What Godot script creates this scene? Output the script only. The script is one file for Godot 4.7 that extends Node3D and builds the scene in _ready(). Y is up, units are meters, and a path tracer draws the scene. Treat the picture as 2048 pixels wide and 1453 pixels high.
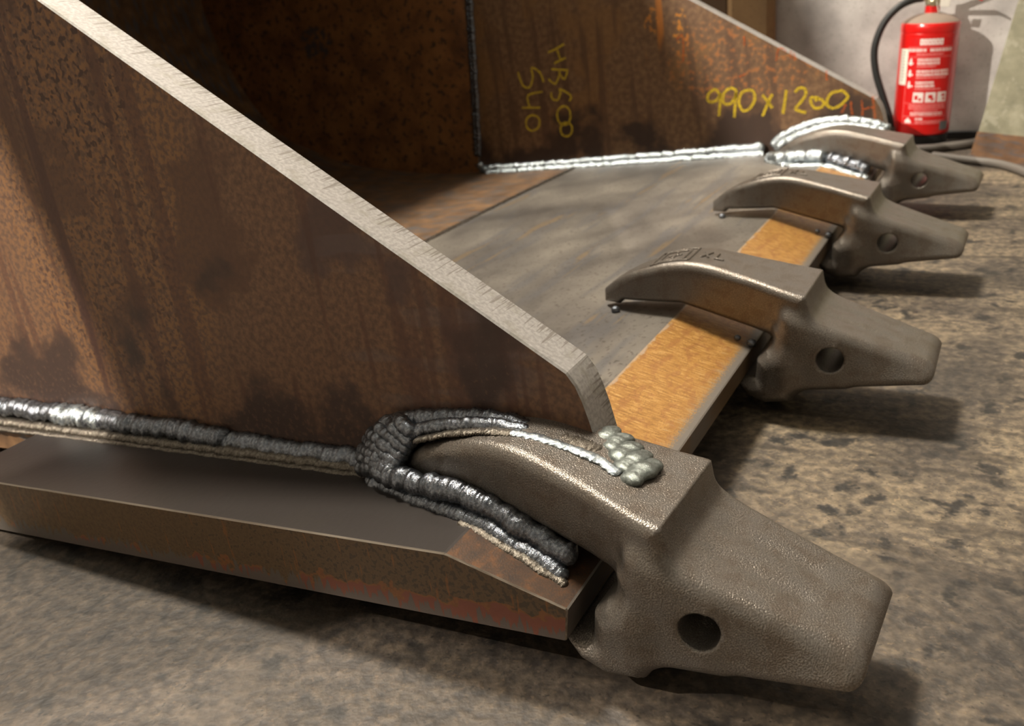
extends Node3D
# A welded excavator bucket on a workshop floor. Units are metres, y is up.
# The bucket is modelled in its own axes (x towards the teeth, y off the lip plate, z towards
# the camera side) and its root node is tipped 3.5 degrees so that the teeth stand a little proud.

const TILT := 3.5
const FLOOR_GAP := 0.0781
const ADAPTER_STEP := 0.35

var M := {}


func _ready() -> void:
	_camera_and_light()
	_make_materials()
	_build_room()
	_build_bucket()
	_build_extinguisher()
	_build_floor_things()


# ------------------------------------------------------------------ camera, air, lamps

func _camera_and_light() -> void:
	var cam := Camera3D.new()
	cam.name = "camera"
	cam.transform = Transform3D(Basis(Vector3(0.8855409, -0.0907573, -0.45561), Vector3(-0.0941259, 0.925338, -0.3672736), Vector3(0.454926, 0.3681205, 0.810882)), Vector3(0.182338, 0.350985, 0.344809))
	cam.near = 0.02
	cam.far = 60.0
	var lens := CameraAttributesPhysical.new()
	lens.frustum_focal_length = 12.0 / tan(deg_to_rad(42.27947 / 2.0))
	lens.frustum_focus_distance = 0.52
	lens.frustum_near = 0.02
	lens.frustum_far = 60.0
	lens.exposure_aperture = 12.5
	cam.attributes = lens
	cam.fov = 42.27947
	add_child(cam)
	var env := Environment.new()
	env.background_mode = Environment.BG_COLOR
	env.background_color = Color(0.05, 0.05, 0.05)
	env.tonemap_mode = Environment.TONE_MAPPER_LINEAR
	env.tonemap_exposure = 1.0
	env.sdfgi_enabled = true
	env.ssao_enabled = true
	env.ssil_enabled = true
	var we := WorldEnvironment.new()
	we.name = "world_environment"
	we.environment = env
	add_child(we)
	# the lamp over the bucket and the lamp over the aisle behind the camera
	lamp(Vector3(-1.9, 5.2, -1.1), Color(1.0, 0.965, 0.90), 46.0, 0.4, "round steel work lamp hung high over the bucket")
	lamp(Vector3(-1.82, 1.97, 1.6), Color(1.0, 0.96, 0.90), 19.0, 0.012, "round steel work lamp hung low over the aisle left of the bucket")
	# unseen tube lights added under the ceiling: soft fill for the shade
	for i in 3:
		fill_tube_light(Vector3([-2.6, 0.6, 2.4][i], 3.3, [1.4, 2.2, 0.2][i]), [0.45, 0.3, 0.3][i], ["leftmost added ceiling tube for soft fill", "added ceiling tube for soft fill over the middle of the hall", "added ceiling tube for soft fill over the right aisle"][i])


func lamp(at: Vector3, color: Color, energy: float, size: float, label: String) -> void:
	var root := thing("work_lamp", label, "lamp", at, "work lamps")
	var shade := lathe([Vector2(0.012, 0.16), Vector2(0.03, 0.155), Vector2(0.05, 0.10), Vector2(0.11, 0.065), Vector2(0.16, 0.02), Vector2(0.157, 0.02), Vector2(0.107, 0.06), Vector2(0.047, 0.092), Vector2(0.0, 0.095)], 32)
	part("lamp_shade", [[shade, flat_mat("lamp_shade", Color(0.35, 0.36, 0.36), 0.5, 0.3)]], root)
	var glow := StandardMaterial3D.new()
	glow.resource_name = "lamp_bulb"
	glow.albedo_color = Color(0.9, 0.9, 0.85)
	glow.emission_enabled = true
	glow.emission = color
	glow.emission_energy_multiplier = 12.0
	part("bulb", [[ball(Vector3(0, 0.03, 0), Vector3(0.045, 0.055, 0.045)), glow]], root)
	part("suspension_cord", [[tube([Vector3(0, 0.15, 0), Vector3(0, 6.16 - at.y, 0)], 0.006, 8), flat_mat("cord", Color(0.06, 0.06, 0.06), 0.7, 0.0)]], root)
	var o := OmniLight3D.new()
	o.name = "lamp_light"
	o.light_color = color
	o.light_energy = energy
	o.light_size = size
	o.omni_range = 20.0
	o.omni_attenuation = 2.0
	o.shadow_enabled = true
	o.position = Vector3(0, -0.03, 0)
	root.add_child(o)


func fill_tube_light(at: Vector3, energy: float, label: String) -> void:
	var root := thing("fill_tube_light", label, "lamp", at, "")
	var case := MB.new()
	case.box(Vector3(-0.62, 0.0, -0.09), Vector3(0.62, 0.06, 0.09), 0.008)
	part("housing", [[case, flat_mat("tube_housing", Color(0.7, 0.7, 0.68), 0.5, 0.0)]], root)
	var glow := StandardMaterial3D.new()
	glow.resource_name = "light_tube"
	glow.emission_enabled = true
	glow.emission = Color(1.0, 0.97, 0.9)
	glow.emission_energy_multiplier = 2.0
	part("diffuser", [[tube([Vector3(-0.6, -0.012, 0), Vector3(0.6, -0.012, 0)], 0.018, 12), glow]], root)
	var a := AreaLight3D.new()
	a.name = "tube_area_light"
	a.area_size = Vector2(1.2, 0.12)
	a.light_color = Color(1.0, 0.98, 0.93)
	a.light_energy = energy
	a.shadow_enabled = true
	a.rotation.x = -PI / 2
	a.position = Vector3(0, -0.04, 0)
	root.add_child(a)


# ------------------------------------------------------------------ naming

func numbered(called: String, parent: Node) -> String:
	if not parent.has_node(NodePath(called)):
		return called
	var i := 1
	while parent.has_node(NodePath("%s_%03d" % [called, i])):
		i += 1
	return "%s_%03d" % [called, i]


func thing(called: String, label: String, category: String, at: Vector3, group := "") -> Node3D:
	var o := Node3D.new()
	o.name = numbered(called, self)
	add_child(o, true)
	o.position = at
	o.set_meta("label", label)
	o.set_meta("category", category)
	if group:
		o.set_meta("group", group)
	return o


func part(called: String, pieces: Array, parent: Node, label := "") -> MeshInstance3D:
	var o := MeshInstance3D.new()
	o.name = numbered(called, parent)
	o.mesh = joined(pieces)
	parent.add_child(o, true)
	if label:
		o.set_meta("label", label)
	return o


func joined(pieces: Array) -> ArrayMesh:
	var am := ArrayMesh.new()
	for p in pieces:
		var mb: MB = p[0]
		am.add_surface_from_arrays(Mesh.PRIMITIVE_TRIANGLES, mb.arrays())
		am.surface_set_material(am.get_surface_count() - 1, p[1])
	return am


func structure(called: String, pieces: Array) -> MeshInstance3D:
	var o := part(called, pieces, self)
	o.set_meta("kind", "structure")
	return o


# ------------------------------------------------------------------ mesh building

class MB:
	var v := PackedVector3Array()
	var n := PackedVector3Array()
	var t := PackedVector2Array()
	var t2 := PackedVector2Array()
	var ix := PackedInt32Array()

	func vert(p: Vector3, nn: Vector3, uv: Vector2) -> int:
		v.append(p)
		n.append(nn)
		t.append(uv)
		return v.size() - 1

	func tri(a: int, b: int, c: int) -> void:
		var g := (v[b] - v[a]).cross(v[c] - v[a])
		if g.dot(n[a] + n[b] + n[c]) > 0.0:
			ix.append_array([a, c, b])
		else:
			ix.append_array([a, b, c])

	func quad(p: Array, nn: Vector3, uv: Array) -> void:
		var k := v.size()
		for i in 4:
			vert(p[i], nn, uv[i])
		tri(k, k + 1, k + 2)
		tri(k, k + 2, k + 3)

	# a grid of points, rows x columns, smooth; flip turns the normals round
	func grid(p: Array, uv: Array, flip := false) -> void:
		var rows := p.size()
		var cols: int = p[0].size()
		var k := v.size()
		for i in rows:
			var up: PackedVector3Array = p[maxi(i - 1, 0)]
			var dn: PackedVector3Array = p[mini(i + 1, rows - 1)]
			var me: PackedVector3Array = p[i]
			var ur: PackedVector2Array = uv[i]
			for j in cols:
				var dj := me[mini(j + 1, cols - 1)] - me[maxi(j - 1, 0)]
				if cols > 2 and me[0].distance_squared_to(me[cols - 1]) < 1e-12 and (j == 0 or j == cols - 1):
					dj = me[1] - me[cols - 2]
				var g := (dn[j] - up[j]).cross(dj).normalized()
				vert(me[j], -g if flip else g, ur[j])
		for i in rows - 1:
			for j in cols - 1:
				var a := k + i * cols + j
				tri(a, a + 1, a + cols + 1)
				tri(a, a + cols + 1, a + cols)

	func box(lo: Vector3, hi: Vector3, c := 0.002, xf := Transform3D(), s := 1.0) -> void:
		# six faces, twelve chamfers and eight corners
		var m := (lo + hi) / 2
		var h := (hi - lo) / 2
		for ax in 3:
			var a1 := (ax + 1) % 3
			var a2 := (ax + 2) % 3
			for sg in [-1.0, 1.0]:
				var q := []
				var uv := []
				for k in [[-1, -1], [1, -1], [1, 1], [-1, 1]]:
					var p := Vector3.ZERO
					p[ax] = sg * h[ax]
					p[a1] = k[0] * (h[a1] - c)
					p[a2] = k[1] * (h[a2] - c)
					q.append(xf * (m + p))
					uv.append(Vector2(p[a1], p[a2]) * s)
				var nn := Vector3.ZERO
				nn[ax] = sg
				quad(q, xf.basis * nn, uv)
		for ax in 3:
			var a1 := (ax + 1) % 3
			var a2 := (ax + 2) % 3
			for s1 in [-1.0, 1.0]:
				for s2 in [-1.0, 1.0]:
					var q := []
					for k in [[-1, 0], [1, 0], [1, 1], [-1, 1]]:
						var p := Vector3.ZERO
						p[ax] = k[0] * (h[ax] - c)
						p[a1] = s1 * (h[a1] - (c if k[1] == 0 else 0.0))
						p[a2] = s2 * (h[a2] - (0.0 if k[1] == 0 else c))
						q.append(xf * (m + p))
					var nn := Vector3.ZERO
					nn[a1] = s1
					nn[a2] = s2
					quad(q, (xf.basis * nn).normalized(), [Vector2.ZERO, Vector2(h[ax], 0) * s, Vector2(h[ax], c) * s, Vector2(0, c) * s])
		for sx in [-1.0, 1.0]:
			for sy in [-1.0, 1.0]:
				for sz in [-1.0, 1.0]:
					var k := v.size()
					var nn := (xf.basis * Vector3(sx, sy, sz)).normalized()
					for ax in 3:
						var p := Vector3(sx * (h.x - c), sy * (h.y - c), sz * (h.z - c))
						p[ax] = [sx, sy, sz][ax] * h[ax]
						vert(xf * (m + p), nn, Vector2.ZERO)
					tri(k, k + 1, k + 2)

	func arrays() -> Array:
		var a := []
		a.resize(Mesh.ARRAY_MAX)
		a[Mesh.ARRAY_VERTEX] = v
		a[Mesh.ARRAY_NORMAL] = n
		a[Mesh.ARRAY_TEX_UV] = t
		if t2.size() == v.size():
			a[Mesh.ARRAY_TEX_UV2] = t2
		a[Mesh.ARRAY_INDEX] = ix
		return a


func lathe(prof: Array, seg: int, v_scale := 1.0) -> MB:
	# profile points (radius, height); corners sharper than 35 degrees are split
	var mb := MB.new()
	for i in prof.size() - 1:
		var a: Vector2 = prof[i]
		var b: Vector2 = prof[i + 1]
		var d := (b - a).normalized()
		var na := Vector2(d.y, -d.x)
		var nb := na
		if i > 0:
			var e: Vector2 = (a - prof[i - 1]).normalized()
			if e.dot(d) > 0.8:
				na = (na + Vector2(e.y, -e.x)).normalized()
		if i < prof.size() - 2:
			var e: Vector2 = (prof[i + 2] - b).normalized()
			if e.dot(d) > 0.8:
				nb = (nb + Vector2(e.y, -e.x)).normalized()
		var k := mb.v.size()
		for j in seg + 1:
			var w := TAU * j / seg
			var c := Vector3(sin(w), 0, cos(w))
			mb.vert(c * a.x + Vector3.UP * a.y, c * na.x + Vector3.UP * na.y, Vector2(float(j) / seg, a.y * v_scale))
			mb.vert(c * b.x + Vector3.UP * b.y, c * nb.x + Vector3.UP * nb.y, Vector2(float(j) / seg, b.y * v_scale))
		for j in seg:
			var q := k + j * 2
			if a.x > 1e-6:
				mb.tri(q, q + 2, q + 1)
			if b.x > 1e-6:
				mb.tri(q + 1, q + 2, q + 3)
	return mb


func ball(at: Vector3, r: Vector3, seg := 16) -> MB:
	var mb := MB.new()
	var rows := []
	var uvs := []
	for i in seg / 2 + 1:
		var row := PackedVector3Array()
		var uv := PackedVector2Array()
		var e := clampf(PI * i / (seg / 2), 0.02, PI - 0.02)
		for j in seg + 1:
			var w := TAU * j / seg
			row.append(at + Vector3(sin(e) * sin(w), cos(e), sin(e) * cos(w)) * r)
			uv.append(Vector2(float(j) / seg, float(i) / seg))
		rows.append(row)
		uvs.append(uv)
	mb.grid(rows, uvs)
	return mb


func smooth_path(pts: Array, step: float) -> PackedVector3Array:
	var out := PackedVector3Array()
	var m := pts.size()
	for i in m - 1:
		var a: Vector3 = pts[maxi(i - 1, 0)]
		var b: Vector3 = pts[i]
		var c: Vector3 = pts[i + 1]
		var d: Vector3 = pts[mini(i + 2, m - 1)]
		var k := maxi(1, int(ceil(b.distance_to(c) / step)))
		for j in k:
			out.append(b.cubic_interpolate(c, a, d, float(j) / k))
	out.append(pts[m - 1])
	return out


func tube(pts: Array, r: float, seg: int, step := 0.01) -> MB:
	var path := smooth_path(pts, step) if pts.size() > 2 else PackedVector3Array(pts)
	var mb := MB.new()
	var rows := []
	var uvs := []
	var up := Vector3.UP
	var run := 0.0
	for i in path.size():
		var d := (path[mini(i + 1, path.size() - 1)] - path[maxi(i - 1, 0)]).normalized()
		if absf(d.dot(up)) > 0.95:
			up = Vector3.RIGHT
		var s := d.cross(up).normalized()
		up = s.cross(d).normalized()
		if i:
			run += path[i].distance_to(path[i - 1])
		var row := PackedVector3Array()
		var uv := PackedVector2Array()
		for j in seg + 1:
			var w := TAU * j / seg
			row.append(path[i] + (s * cos(w) + up * sin(w)) * r)
			uv.append(Vector2(run, float(j) / seg * TAU * r))
		rows.append(row)
		uvs.append(uv)
	mb.grid(rows, uvs, true)
	for e in [0, path.size() - 1]:
		var d := (path[1] - path[0]).normalized() * -1.0 if e == 0 else (path[e] - path[e - 1]).normalized()
		var row: PackedVector3Array = rows[e]
		var k := mb.vert(path[e], d, Vector2.ZERO)
		for j in seg + 1:
			mb.vert(row[j], d, Vector2.ZERO)
		for j in seg:
			mb.tri(k, k + 1 + j, k + 2 + j)
	return mb


# a plate: an outline in x and y, from z_near back to z_far; returns its two faces and its rim
func plate(outline: PackedVector2Array, z_near: float, z_far: float, c: float, lo: Vector2, size: Vector2, rim_scale := 4.0) -> Array:
	var poly := outline
	var area := 0.0
	for i in poly.size():
		area += poly[i].cross(poly[(i + 1) % poly.size()])
	if area < 0:
		poly.reverse()
	var m := poly.size()
	var inner := PackedVector2Array()
	var nrm := PackedVector2Array()
	for i in m:
		var d0 := (poly[i] - poly[(i + m - 1) % m]).normalized()
		var d1 := (poly[(i + 1) % m] - poly[i]).normalized()
		var n0 := Vector2(d0.y, -d0.x)
		var n1 := Vector2(d1.y, -d1.x)
		var b := (n0 + n1).normalized()
		inner.append(poly[i] - b * c / maxf(b.dot(n1), 0.35))
		nrm.append(n1)
	var faces := MB.new()
	var index := Geometry2D.triangulate_polygon(inner)
	for z in [z_near, z_far]:
		var nn := Vector3(0, 0, 1 if z == z_near else -1)
		var k := faces.v.size()
		for p in inner:
			faces.vert(Vector3(p.x, p.y, z), nn, Vector2((p.x - lo.x) / size.x, 1.0 - (p.y - lo.y) / size.y))
		for i in range(0, index.size(), 3):
			faces.tri(k + index[i], k + index[i + 1], k + index[i + 2])
	var rim := MB.new()
	var run := 0.0
	var thick := absf(z_near - z_far)
	for i in m:
		var j := (i + 1) % m
		var length := poly[i].distance_to(poly[j])
		var na := nrm[i]
		var nb := nrm[i]
		var prev := nrm[(i + m - 1) % m]
		var next := nrm[j]
		if prev.dot(na) > 0.93:
			na = (na + prev).normalized()
		if next.dot(nb) > 0.93:
			nb = (nb + next).normalized()
		for band in 3:
			var za: float = [z_near, z_near - c, z_far + c][band]
			var zb: float = [z_near - c, z_far + c, z_far][band]
			var pa := [inner[i], inner[j]] if band == 0 else [poly[i], poly[j]]
			var pb := [inner[i], inner[j]] if band == 2 else [poly[i], poly[j]]
			var lean: float = [0.8, 0.0, -0.8][band]
			var k := rim.v.size()
			rim.vert(Vector3(pa[0].x, pa[0].y, za), Vector3(na.x, na.y, lean).normalized(), Vector2(run, 0.0 + (z_near - za)) * rim_scale)
			rim.vert(Vector3(pa[1].x, pa[1].y, za), Vector3(nb.x, nb.y, lean).normalized(), Vector2(run + length, z_near - za) * rim_scale)
			rim.vert(Vector3(pb[1].x, pb[1].y, zb), Vector3(nb.x, nb.y, lean).normalized(), Vector2(run + length, z_near - zb) * rim_scale)
			rim.vert(Vector3(pb[0].x, pb[0].y, zb), Vector3(na.x, na.y, lean).normalized(), Vector2(run, z_near - zb) * rim_scale)
			rim.tri(k, k + 1, k + 2)
			rim.tri(k, k + 2, k + 3)
		run += length
	return [faces, rim]


# a weld bead laid along a path: an uneven, rippled half-round
func bead(pts: Array, half: float, high: float, up: Vector3, pitch: float, amp: float, sd: int, step := 0.0009) -> MB:
	var path := smooth_path(pts, step)
	var rng := FastNoiseLite.new()
	rng.seed = sd
	rng.frequency = 1.0
	rng.fractal_octaves = 2
	var mb := MB.new()
	var rows := []
	var uvs := []
	var run := 0.0
	var total := 0.0
	for i in path.size() - 1:
		total += path[i].distance_to(path[i + 1])
	var seg := 20
	for i in path.size():
		if i:
			run += path[i].distance_to(path[i - 1])
		var d := (path[mini(i + 1, path.size() - 1)] - path[maxi(i - 1, 0)]).normalized()
		var s := d.cross(up).normalized()
		var u := s.cross(d).normalized()
		var e := minf(run, total - run) / half
		var taper := sqrt(clampf(e * (2.0 - e), 0.0, 1.0)) if e < 1.0 else 1.0
		taper = maxf(taper, 0.03)
		var wob := 1.0 + 0.22 * rng.get_noise_2d(run / 0.011, 3.0)
		var side := 0.25 * half * rng.get_noise_2d(run / 0.014, 40.0)
		var row := PackedVector3Array()
		var uv := PackedVector2Array()
		for j in seg + 1:
			var w := TAU * j / seg
			var ph := run / pitch + 0.55 * (1.0 - absf(sin(w)))  + 0.5 * rng.get_noise_2d(run / 0.006, 80.0)
			var ripple := pow(0.5 + 0.5 * cos(TAU * ph), 2.0) - 0.4
			var lump := rng.get_noise_3d(run / 0.003, cos(w) * 1.6, sin(w) * 1.6)
			var k := taper * wob * (1.0 + 0.05 * lump) + (amp * ripple * taper) / high
			row.append(path[i] + s * (cos(w) * half * k + side) + u * sin(w) * high * k)
			uv.append(Vector2(run * 30.0, w * half * 30.0))
		rows.append(row)
		uvs.append(uv)
	mb.grid(rows, uvs, true)
	return mb


func append(a: MB, b: MB) -> void:
	var k := a.v.size()
	a.v.append_array(b.v)
	a.n.append_array(b.n)
	a.t.append_array(b.t)
	for i in b.ix:
		a.ix.append(i + k)


# ------------------------------------------------------------------ computed textures

func nz(w: int, h: int, freq: float, oct: int, sd: int, kind := FastNoiseLite.TYPE_SIMPLEX_SMOOTH, seamless := false, warp := 0.0, ridged := false) -> PackedByteArray:
	var f := FastNoiseLite.new()
	f.noise_type = kind
	f.seed = sd
	f.frequency = freq
	f.fractal_octaves = oct
	f.fractal_gain = 0.55
	if oct == 1:
		f.fractal_type = FastNoiseLite.FRACTAL_NONE
	if ridged:
		f.fractal_type = FastNoiseLite.FRACTAL_RIDGED
	if warp > 0.0:
		f.domain_warp_enabled = true
		f.domain_warp_amplitude = warp
		f.domain_warp_frequency = freq * 1.5
	var im: Image = f.get_seamless_image(w, h, false, false, 0.15) if seamless else f.get_image(w, h)
	im.convert(Image.FORMAT_L8)
	return im.get_data()


# noise drawn out along one way: fx and fy are the shrink factors before it is blown up again
func streaks(w: int, h: int, fx: int, fy: int, freq: float, oct: int, sd: int, seamless := false) -> PackedByteArray:
	var im := Image.create_from_data(w / fx, h / fy, false, Image.FORMAT_L8, nz(w / fx, h / fy, freq, oct, sd, FastNoiseLite.TYPE_SIMPLEX_SMOOTH, seamless))
	im.resize(w, h, Image.INTERPOLATE_CUBIC)
	return im.get_data()


# base colours by a noise through a ramp, then layers: colour c where noise + gu*u + gv*v + g0 rises from lo to hi
func paint(w: int, h: int, base: PackedByteArray, ramp: Array, layers: Array) -> PackedByteArray:
	var out := PackedByteArray()
	out.resize(w * h * 3)
	var g := Gradient.new()
	g.offsets = PackedFloat32Array(ramp.map(func(r): return r[0]))
	g.colors = PackedColorArray(ramp.map(func(r): return r[1]))
	var lr := PackedByteArray()
	var lg := PackedByteArray()
	var lb := PackedByteArray()
	for i in 256:
		var c := g.sample(i / 255.0)
		lr.append(int(c.r * 255))
		lg.append(int(c.g * 255))
		lb.append(int(c.b * 255))
	var k := 0
	for i in w * h:
		var b := base[i]
		out[k] = lr[b]
		out[k + 1] = lg[b]
		out[k + 2] = lb[b]
		k += 3
	for l in layers:
		var n: PackedByteArray = l.n
		var c: Color = l.c
		var cr := c.r * 255.0
		var cg := c.g * 255.0
		var cb := c.b * 255.0
		var lo: float = l.lo
		var inv: float = 1.0 / (l.hi - l.lo)
		var a: float = l.get("a", 1.0)
		var gu: float = l.get("gu", 0.0) / w
		var gv: float = l.get("gv", 0.0)
		var g0: float = l.get("g0", 0.0)
		# an oval that the layer is kept to: centre and half axes in u, v (v up)
		var oval: Array = l.get("oval", [])
		var has_oval := oval.size() == 4
		var i := 0
		for y in h:
			var vv := 1.0 - float(y) / h
			var row := gv * vv + g0 - lo
			var oy := 0.0
			if has_oval:
				oy = pow((vv - oval[1]) / oval[3], 2.0)
				if oy > 1.0:
					i += w
					continue
			for x in w:
				var m := (n[i] * 0.00392157 + gu * x + row) * inv
				if has_oval:
					var ox: float = (float(x) / w - oval[0]) / oval[2]
					var q := 1.0 - (ox * ox + oy)
					m = minf(m, 1.0) * clampf(q * 2.5, 0.0, 1.0)
				if m > 0.0:
					m = a if m >= 1.0 else m * m * (3.0 - 2.0 * m) * a
					var o := i * 3
					out[o] = int(out[o] + (cr - out[o]) * m)
					out[o + 1] = int(out[o + 1] + (cg - out[o + 1]) * m)
					out[o + 2] = int(out[o + 2] + (cb - out[o + 2]) * m)
				i += 1
	return out


func tex(w: int, h: int, data: PackedByteArray, grey := false) -> ImageTexture:
	return ImageTexture.create_from_image(Image.create_from_data(w, h, false, Image.FORMAT_L8 if grey else Image.FORMAT_RGB8, data))


func mat(called: String, albedo: Texture2D, rough: float, metal: float, bump: Texture2D = null, bump_cm := 0.05) -> StandardMaterial3D:
	var m := StandardMaterial3D.new()
	m.resource_name = called
	m.albedo_texture = albedo
	m.roughness = rough
	m.metallic = metal
	if bump:
		m.heightmap_enabled = true
		m.heightmap_texture = bump
		m.heightmap_scale = bump_cm
	M[called] = m
	return m


func flat_mat(called: String, color: Color, rough: float, metal: float) -> StandardMaterial3D:
	if M.has(called):
		return M[called]
	var m := StandardMaterial3D.new()
	m.resource_name = called
	m.albedo_color = color
	m.roughness = rough
	m.metallic = metal
	M[called] = m
	return m


func triplanar(m: StandardMaterial3D, per_metre: float) -> StandardMaterial3D:
	m.uv1_triplanar = true
	m.uv1_scale = Vector3.ONE * per_metre
	m.uv1_triplanar_sharpness = 4.0
	return m


func c8(r: int, g: int, b: int) -> Color:
	return Color8(r, g, b)


func _make_materials() -> void:
	var t0 := Time.get_ticks_msec()
	# shared fine noises
	var grain := nz(512, 512, 0.09, 3, 11, FastNoiseLite.TYPE_SIMPLEX_SMOOTH, true)
	var grain_tex := tex(512, 512, grain, true)
	var soft := nz(512, 512, 0.012, 4, 12, FastNoiseLite.TYPE_SIMPLEX_SMOOTH, true)
	var brushed := streaks(512, 512, 1, 16, 0.11, 3, 13, true)
	var brushed_tex := tex(512, 512, brushed, true)
	M.grain = grain_tex

	# rusted outer face of the near side plate: dark scale over ochre, speckled through
	var w := 1440
	var h := 1120
	var big := nz(w, h, 0.0035, 4, 21, FastNoiseLite.TYPE_SIMPLEX_SMOOTH, false, 40.0)
	var speck := nz(w, h, 0.075, 3, 22, FastNoiseLite.TYPE_SIMPLEX_SMOOTH, false, 6.0)
	var speck2 := nz(w, h, 0.05, 2, 23)
	var drips := streaks(w, h, 2, 32, 0.03, 3, 24)
	var sweep := streaks(w, h, 20, 4, 0.05, 3, 25)
	var near := paint(w, h, speck, [[0.0, c8(78, 58, 46)], [0.45, c8(104, 77, 59)], [0.7, c8(116, 86, 64)], [1.0, c8(130, 99, 71)]], [
		{"n": speck, "lo": 0.42, "hi": 0.60, "c": c8(128, 92, 56), "a": 0.75, "oval": [0.38, 0.55, 0.20, 0.62]},
		{"n": speck, "lo": 0.45, "hi": 0.60, "c": c8(120, 84, 54), "a": 0.5, "oval": [0.22, 0.5, 0.2, 0.7]},
		{"n": speck2, "lo": 0.60, "hi": 0.70, "c": c8(58, 36, 30), "a": 0.85, "oval": [0.40, 0.72, 0.13, 0.26]},
		{"n": speck2, "lo": 0.64, "hi": 0.74, "c": c8(64, 42, 34), "a": 0.7, "oval": [0.36, 0.45, 0.16, 0.4]},
		{"n": big, "lo": 0.52, "hi": 0.72, "c": c8(84, 58, 44), "a": 0.7},
		{"n": big, "lo": 0.46, "hi": 0.62, "c": c8(74, 58, 58), "a": 0.55, "oval": [0.84, 0.24, 0.22, 0.3]},
		{"n": sweep, "lo": 0.56, "hi": 0.7, "c": c8(100, 88, 88), "a": 0.35, "oval": [0.83, 0.3, 0.15, 0.22]},
		{"n": drips, "lo": 0.62, "hi": 0.74, "c": c8(78, 50, 40), "a": 0.5},
		{"n": drips, "lo": 0.3, "hi": 0.5, "c": c8(70, 44, 38), "a": 0.7, "oval": [0.30, 0.62, 0.014, 0.55]},
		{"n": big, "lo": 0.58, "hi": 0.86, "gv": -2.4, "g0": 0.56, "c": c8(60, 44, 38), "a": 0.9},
		{"n": speck, "lo": 0.58, "hi": 0.70, "gv": -1.2, "g0": 0.1, "c": c8(112, 84, 62), "a": 0.4},
	])
	mat("rusted_plate", tex(w, h, near), 0.5, 0.25, tex(w, h, speck, true), 0.012)

	# inner face of the far side plate
	w = 1024
	h = 840
	big = nz(w, h, 0.005, 4, 31, FastNoiseLite.TYPE_SIMPLEX_SMOOTH, false, 40.0)
	speck = nz(w, h, 0.06, 4, 32)
	drips = streaks(w, h, 2, 24, 0.04, 3, 34)
	var far := paint(w, h, speck, [[0.0, c8(92, 68, 48)], [0.5, c8(116, 87, 62)], [1.0, c8(138, 108, 76)]], [
		{"n": big, "lo": 0.5, "hi": 0.7, "c": c8(132, 96, 58), "a": 0.6},
		{"n": drips, "lo": 0.5, "hi": 0.75, "c": c8(86, 62, 46), "a": 0.6},
		{"n": drips, "lo": 0.56, "hi": 0.68, "c": c8(196, 118, 44), "a": 0.8, "oval": [0.50, 0.42, 0.06, 0.14]},
		{"n": speck, "lo": 0.58, "hi": 0.68, "c": c8(214, 138, 48), "a": 0.9, "oval": [0.585, 0.36, 0.02, 0.07]},
		{"n": speck, "lo": 0.58, "hi": 0.68, "c": c8(206, 128, 48), "a": 0.8, "oval": [0.52, 0.40, 0.02, 0.04]},
		{"n": speck, "lo": 0.60, "hi": 0.72, "c": c8(176, 104, 50), "a": 0.6, "oval": [0.72, 0.28, 0.2, 0.12]},
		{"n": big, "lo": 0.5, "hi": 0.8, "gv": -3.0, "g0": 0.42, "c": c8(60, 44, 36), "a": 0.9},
	])
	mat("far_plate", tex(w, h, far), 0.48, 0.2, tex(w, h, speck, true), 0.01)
	speck2 = nz(768, 768, 0.05, 4, 36)
	var rear := paint(768, 768, nz(768, 768, 0.012, 4, 35), [[0.0, c8(88, 56, 32)], [0.5, c8(124, 82, 44)], [1.0, c8(142, 98, 54)]], [
		{"n": speck2, "lo": 0.64, "hi": 0.74, "c": c8(58, 42, 34), "a": 0.8},
		{"n": speck2, "lo": 0.4, "hi": 0.55, "c": c8(70, 62, 62), "a": 0.95, "oval": [0.43, 0.42, 0.06, 0.05]},
	])
	mat("rear_plate", tex(768, 768, rear), 0.6, 0.1, tex(768, 768, speck2, true), 0.012)

	# burnt edge left by the cutting torch, and ground steel
	var lines := streaks(512, 512, 16, 1, 0.2, 3, 41, true)
	var ticks := streaks(512, 512, 1, 24, 0.14, 3, 42, true)
	var cut := paint(512, 512, grain, [[0.0, c8(150, 147, 144)], [0.5, c8(170, 166, 163)], [1.0, c8(190, 187, 184)]], [
		{"n": soft, "lo": 0.55, "hi": 0.8, "c": c8(148, 144, 132), "a": 0.4},
		{"n": ticks, "lo": 0.7, "hi": 0.85, "gv": -3.0, "g0": 2.72, "c": c8(124, 118, 111), "a": 0.7}])
	mat("cut_edge", tex(512, 512, cut), 0.42, 0.5, tex(512, 512, ticks, true), 0.01)

	# lip plate: grey mill scale with wiping marks and rust bloom
	w = 840
	h = 1680
	big = nz(w, h, 0.004, 5, 51, FastNoiseLite.TYPE_SIMPLEX_SMOOTH, false, 60.0)
	speck = nz(w, h, 0.08, 3, 52)
	sweep = streaks(w, h, 3, 20, 0.03, 4, 53)
	var lip := paint(w, h, big, [[0.0, c8(84, 79, 75)], [0.5, c8(114, 108, 101)], [1.0, c8(142, 135, 125)]], [
		{"n": sweep, "lo": 0.55, "hi": 0.75, "c": c8(92, 92, 96), "a": 0.5},
		{"n": sweep, "lo": 0.76, "hi": 0.84, "c": c8(150, 118, 76), "a": 0.45},
		{"n": speck, "lo": 0.7, "hi": 0.8, "c": c8(70, 62, 56), "a": 0.6},
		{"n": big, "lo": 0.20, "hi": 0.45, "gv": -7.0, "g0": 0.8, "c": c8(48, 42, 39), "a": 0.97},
	])
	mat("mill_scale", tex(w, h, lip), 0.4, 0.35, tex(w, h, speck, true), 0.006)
	var brush := streaks(512, 512, 12, 1, 0.1, 3, 14, true)
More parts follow.
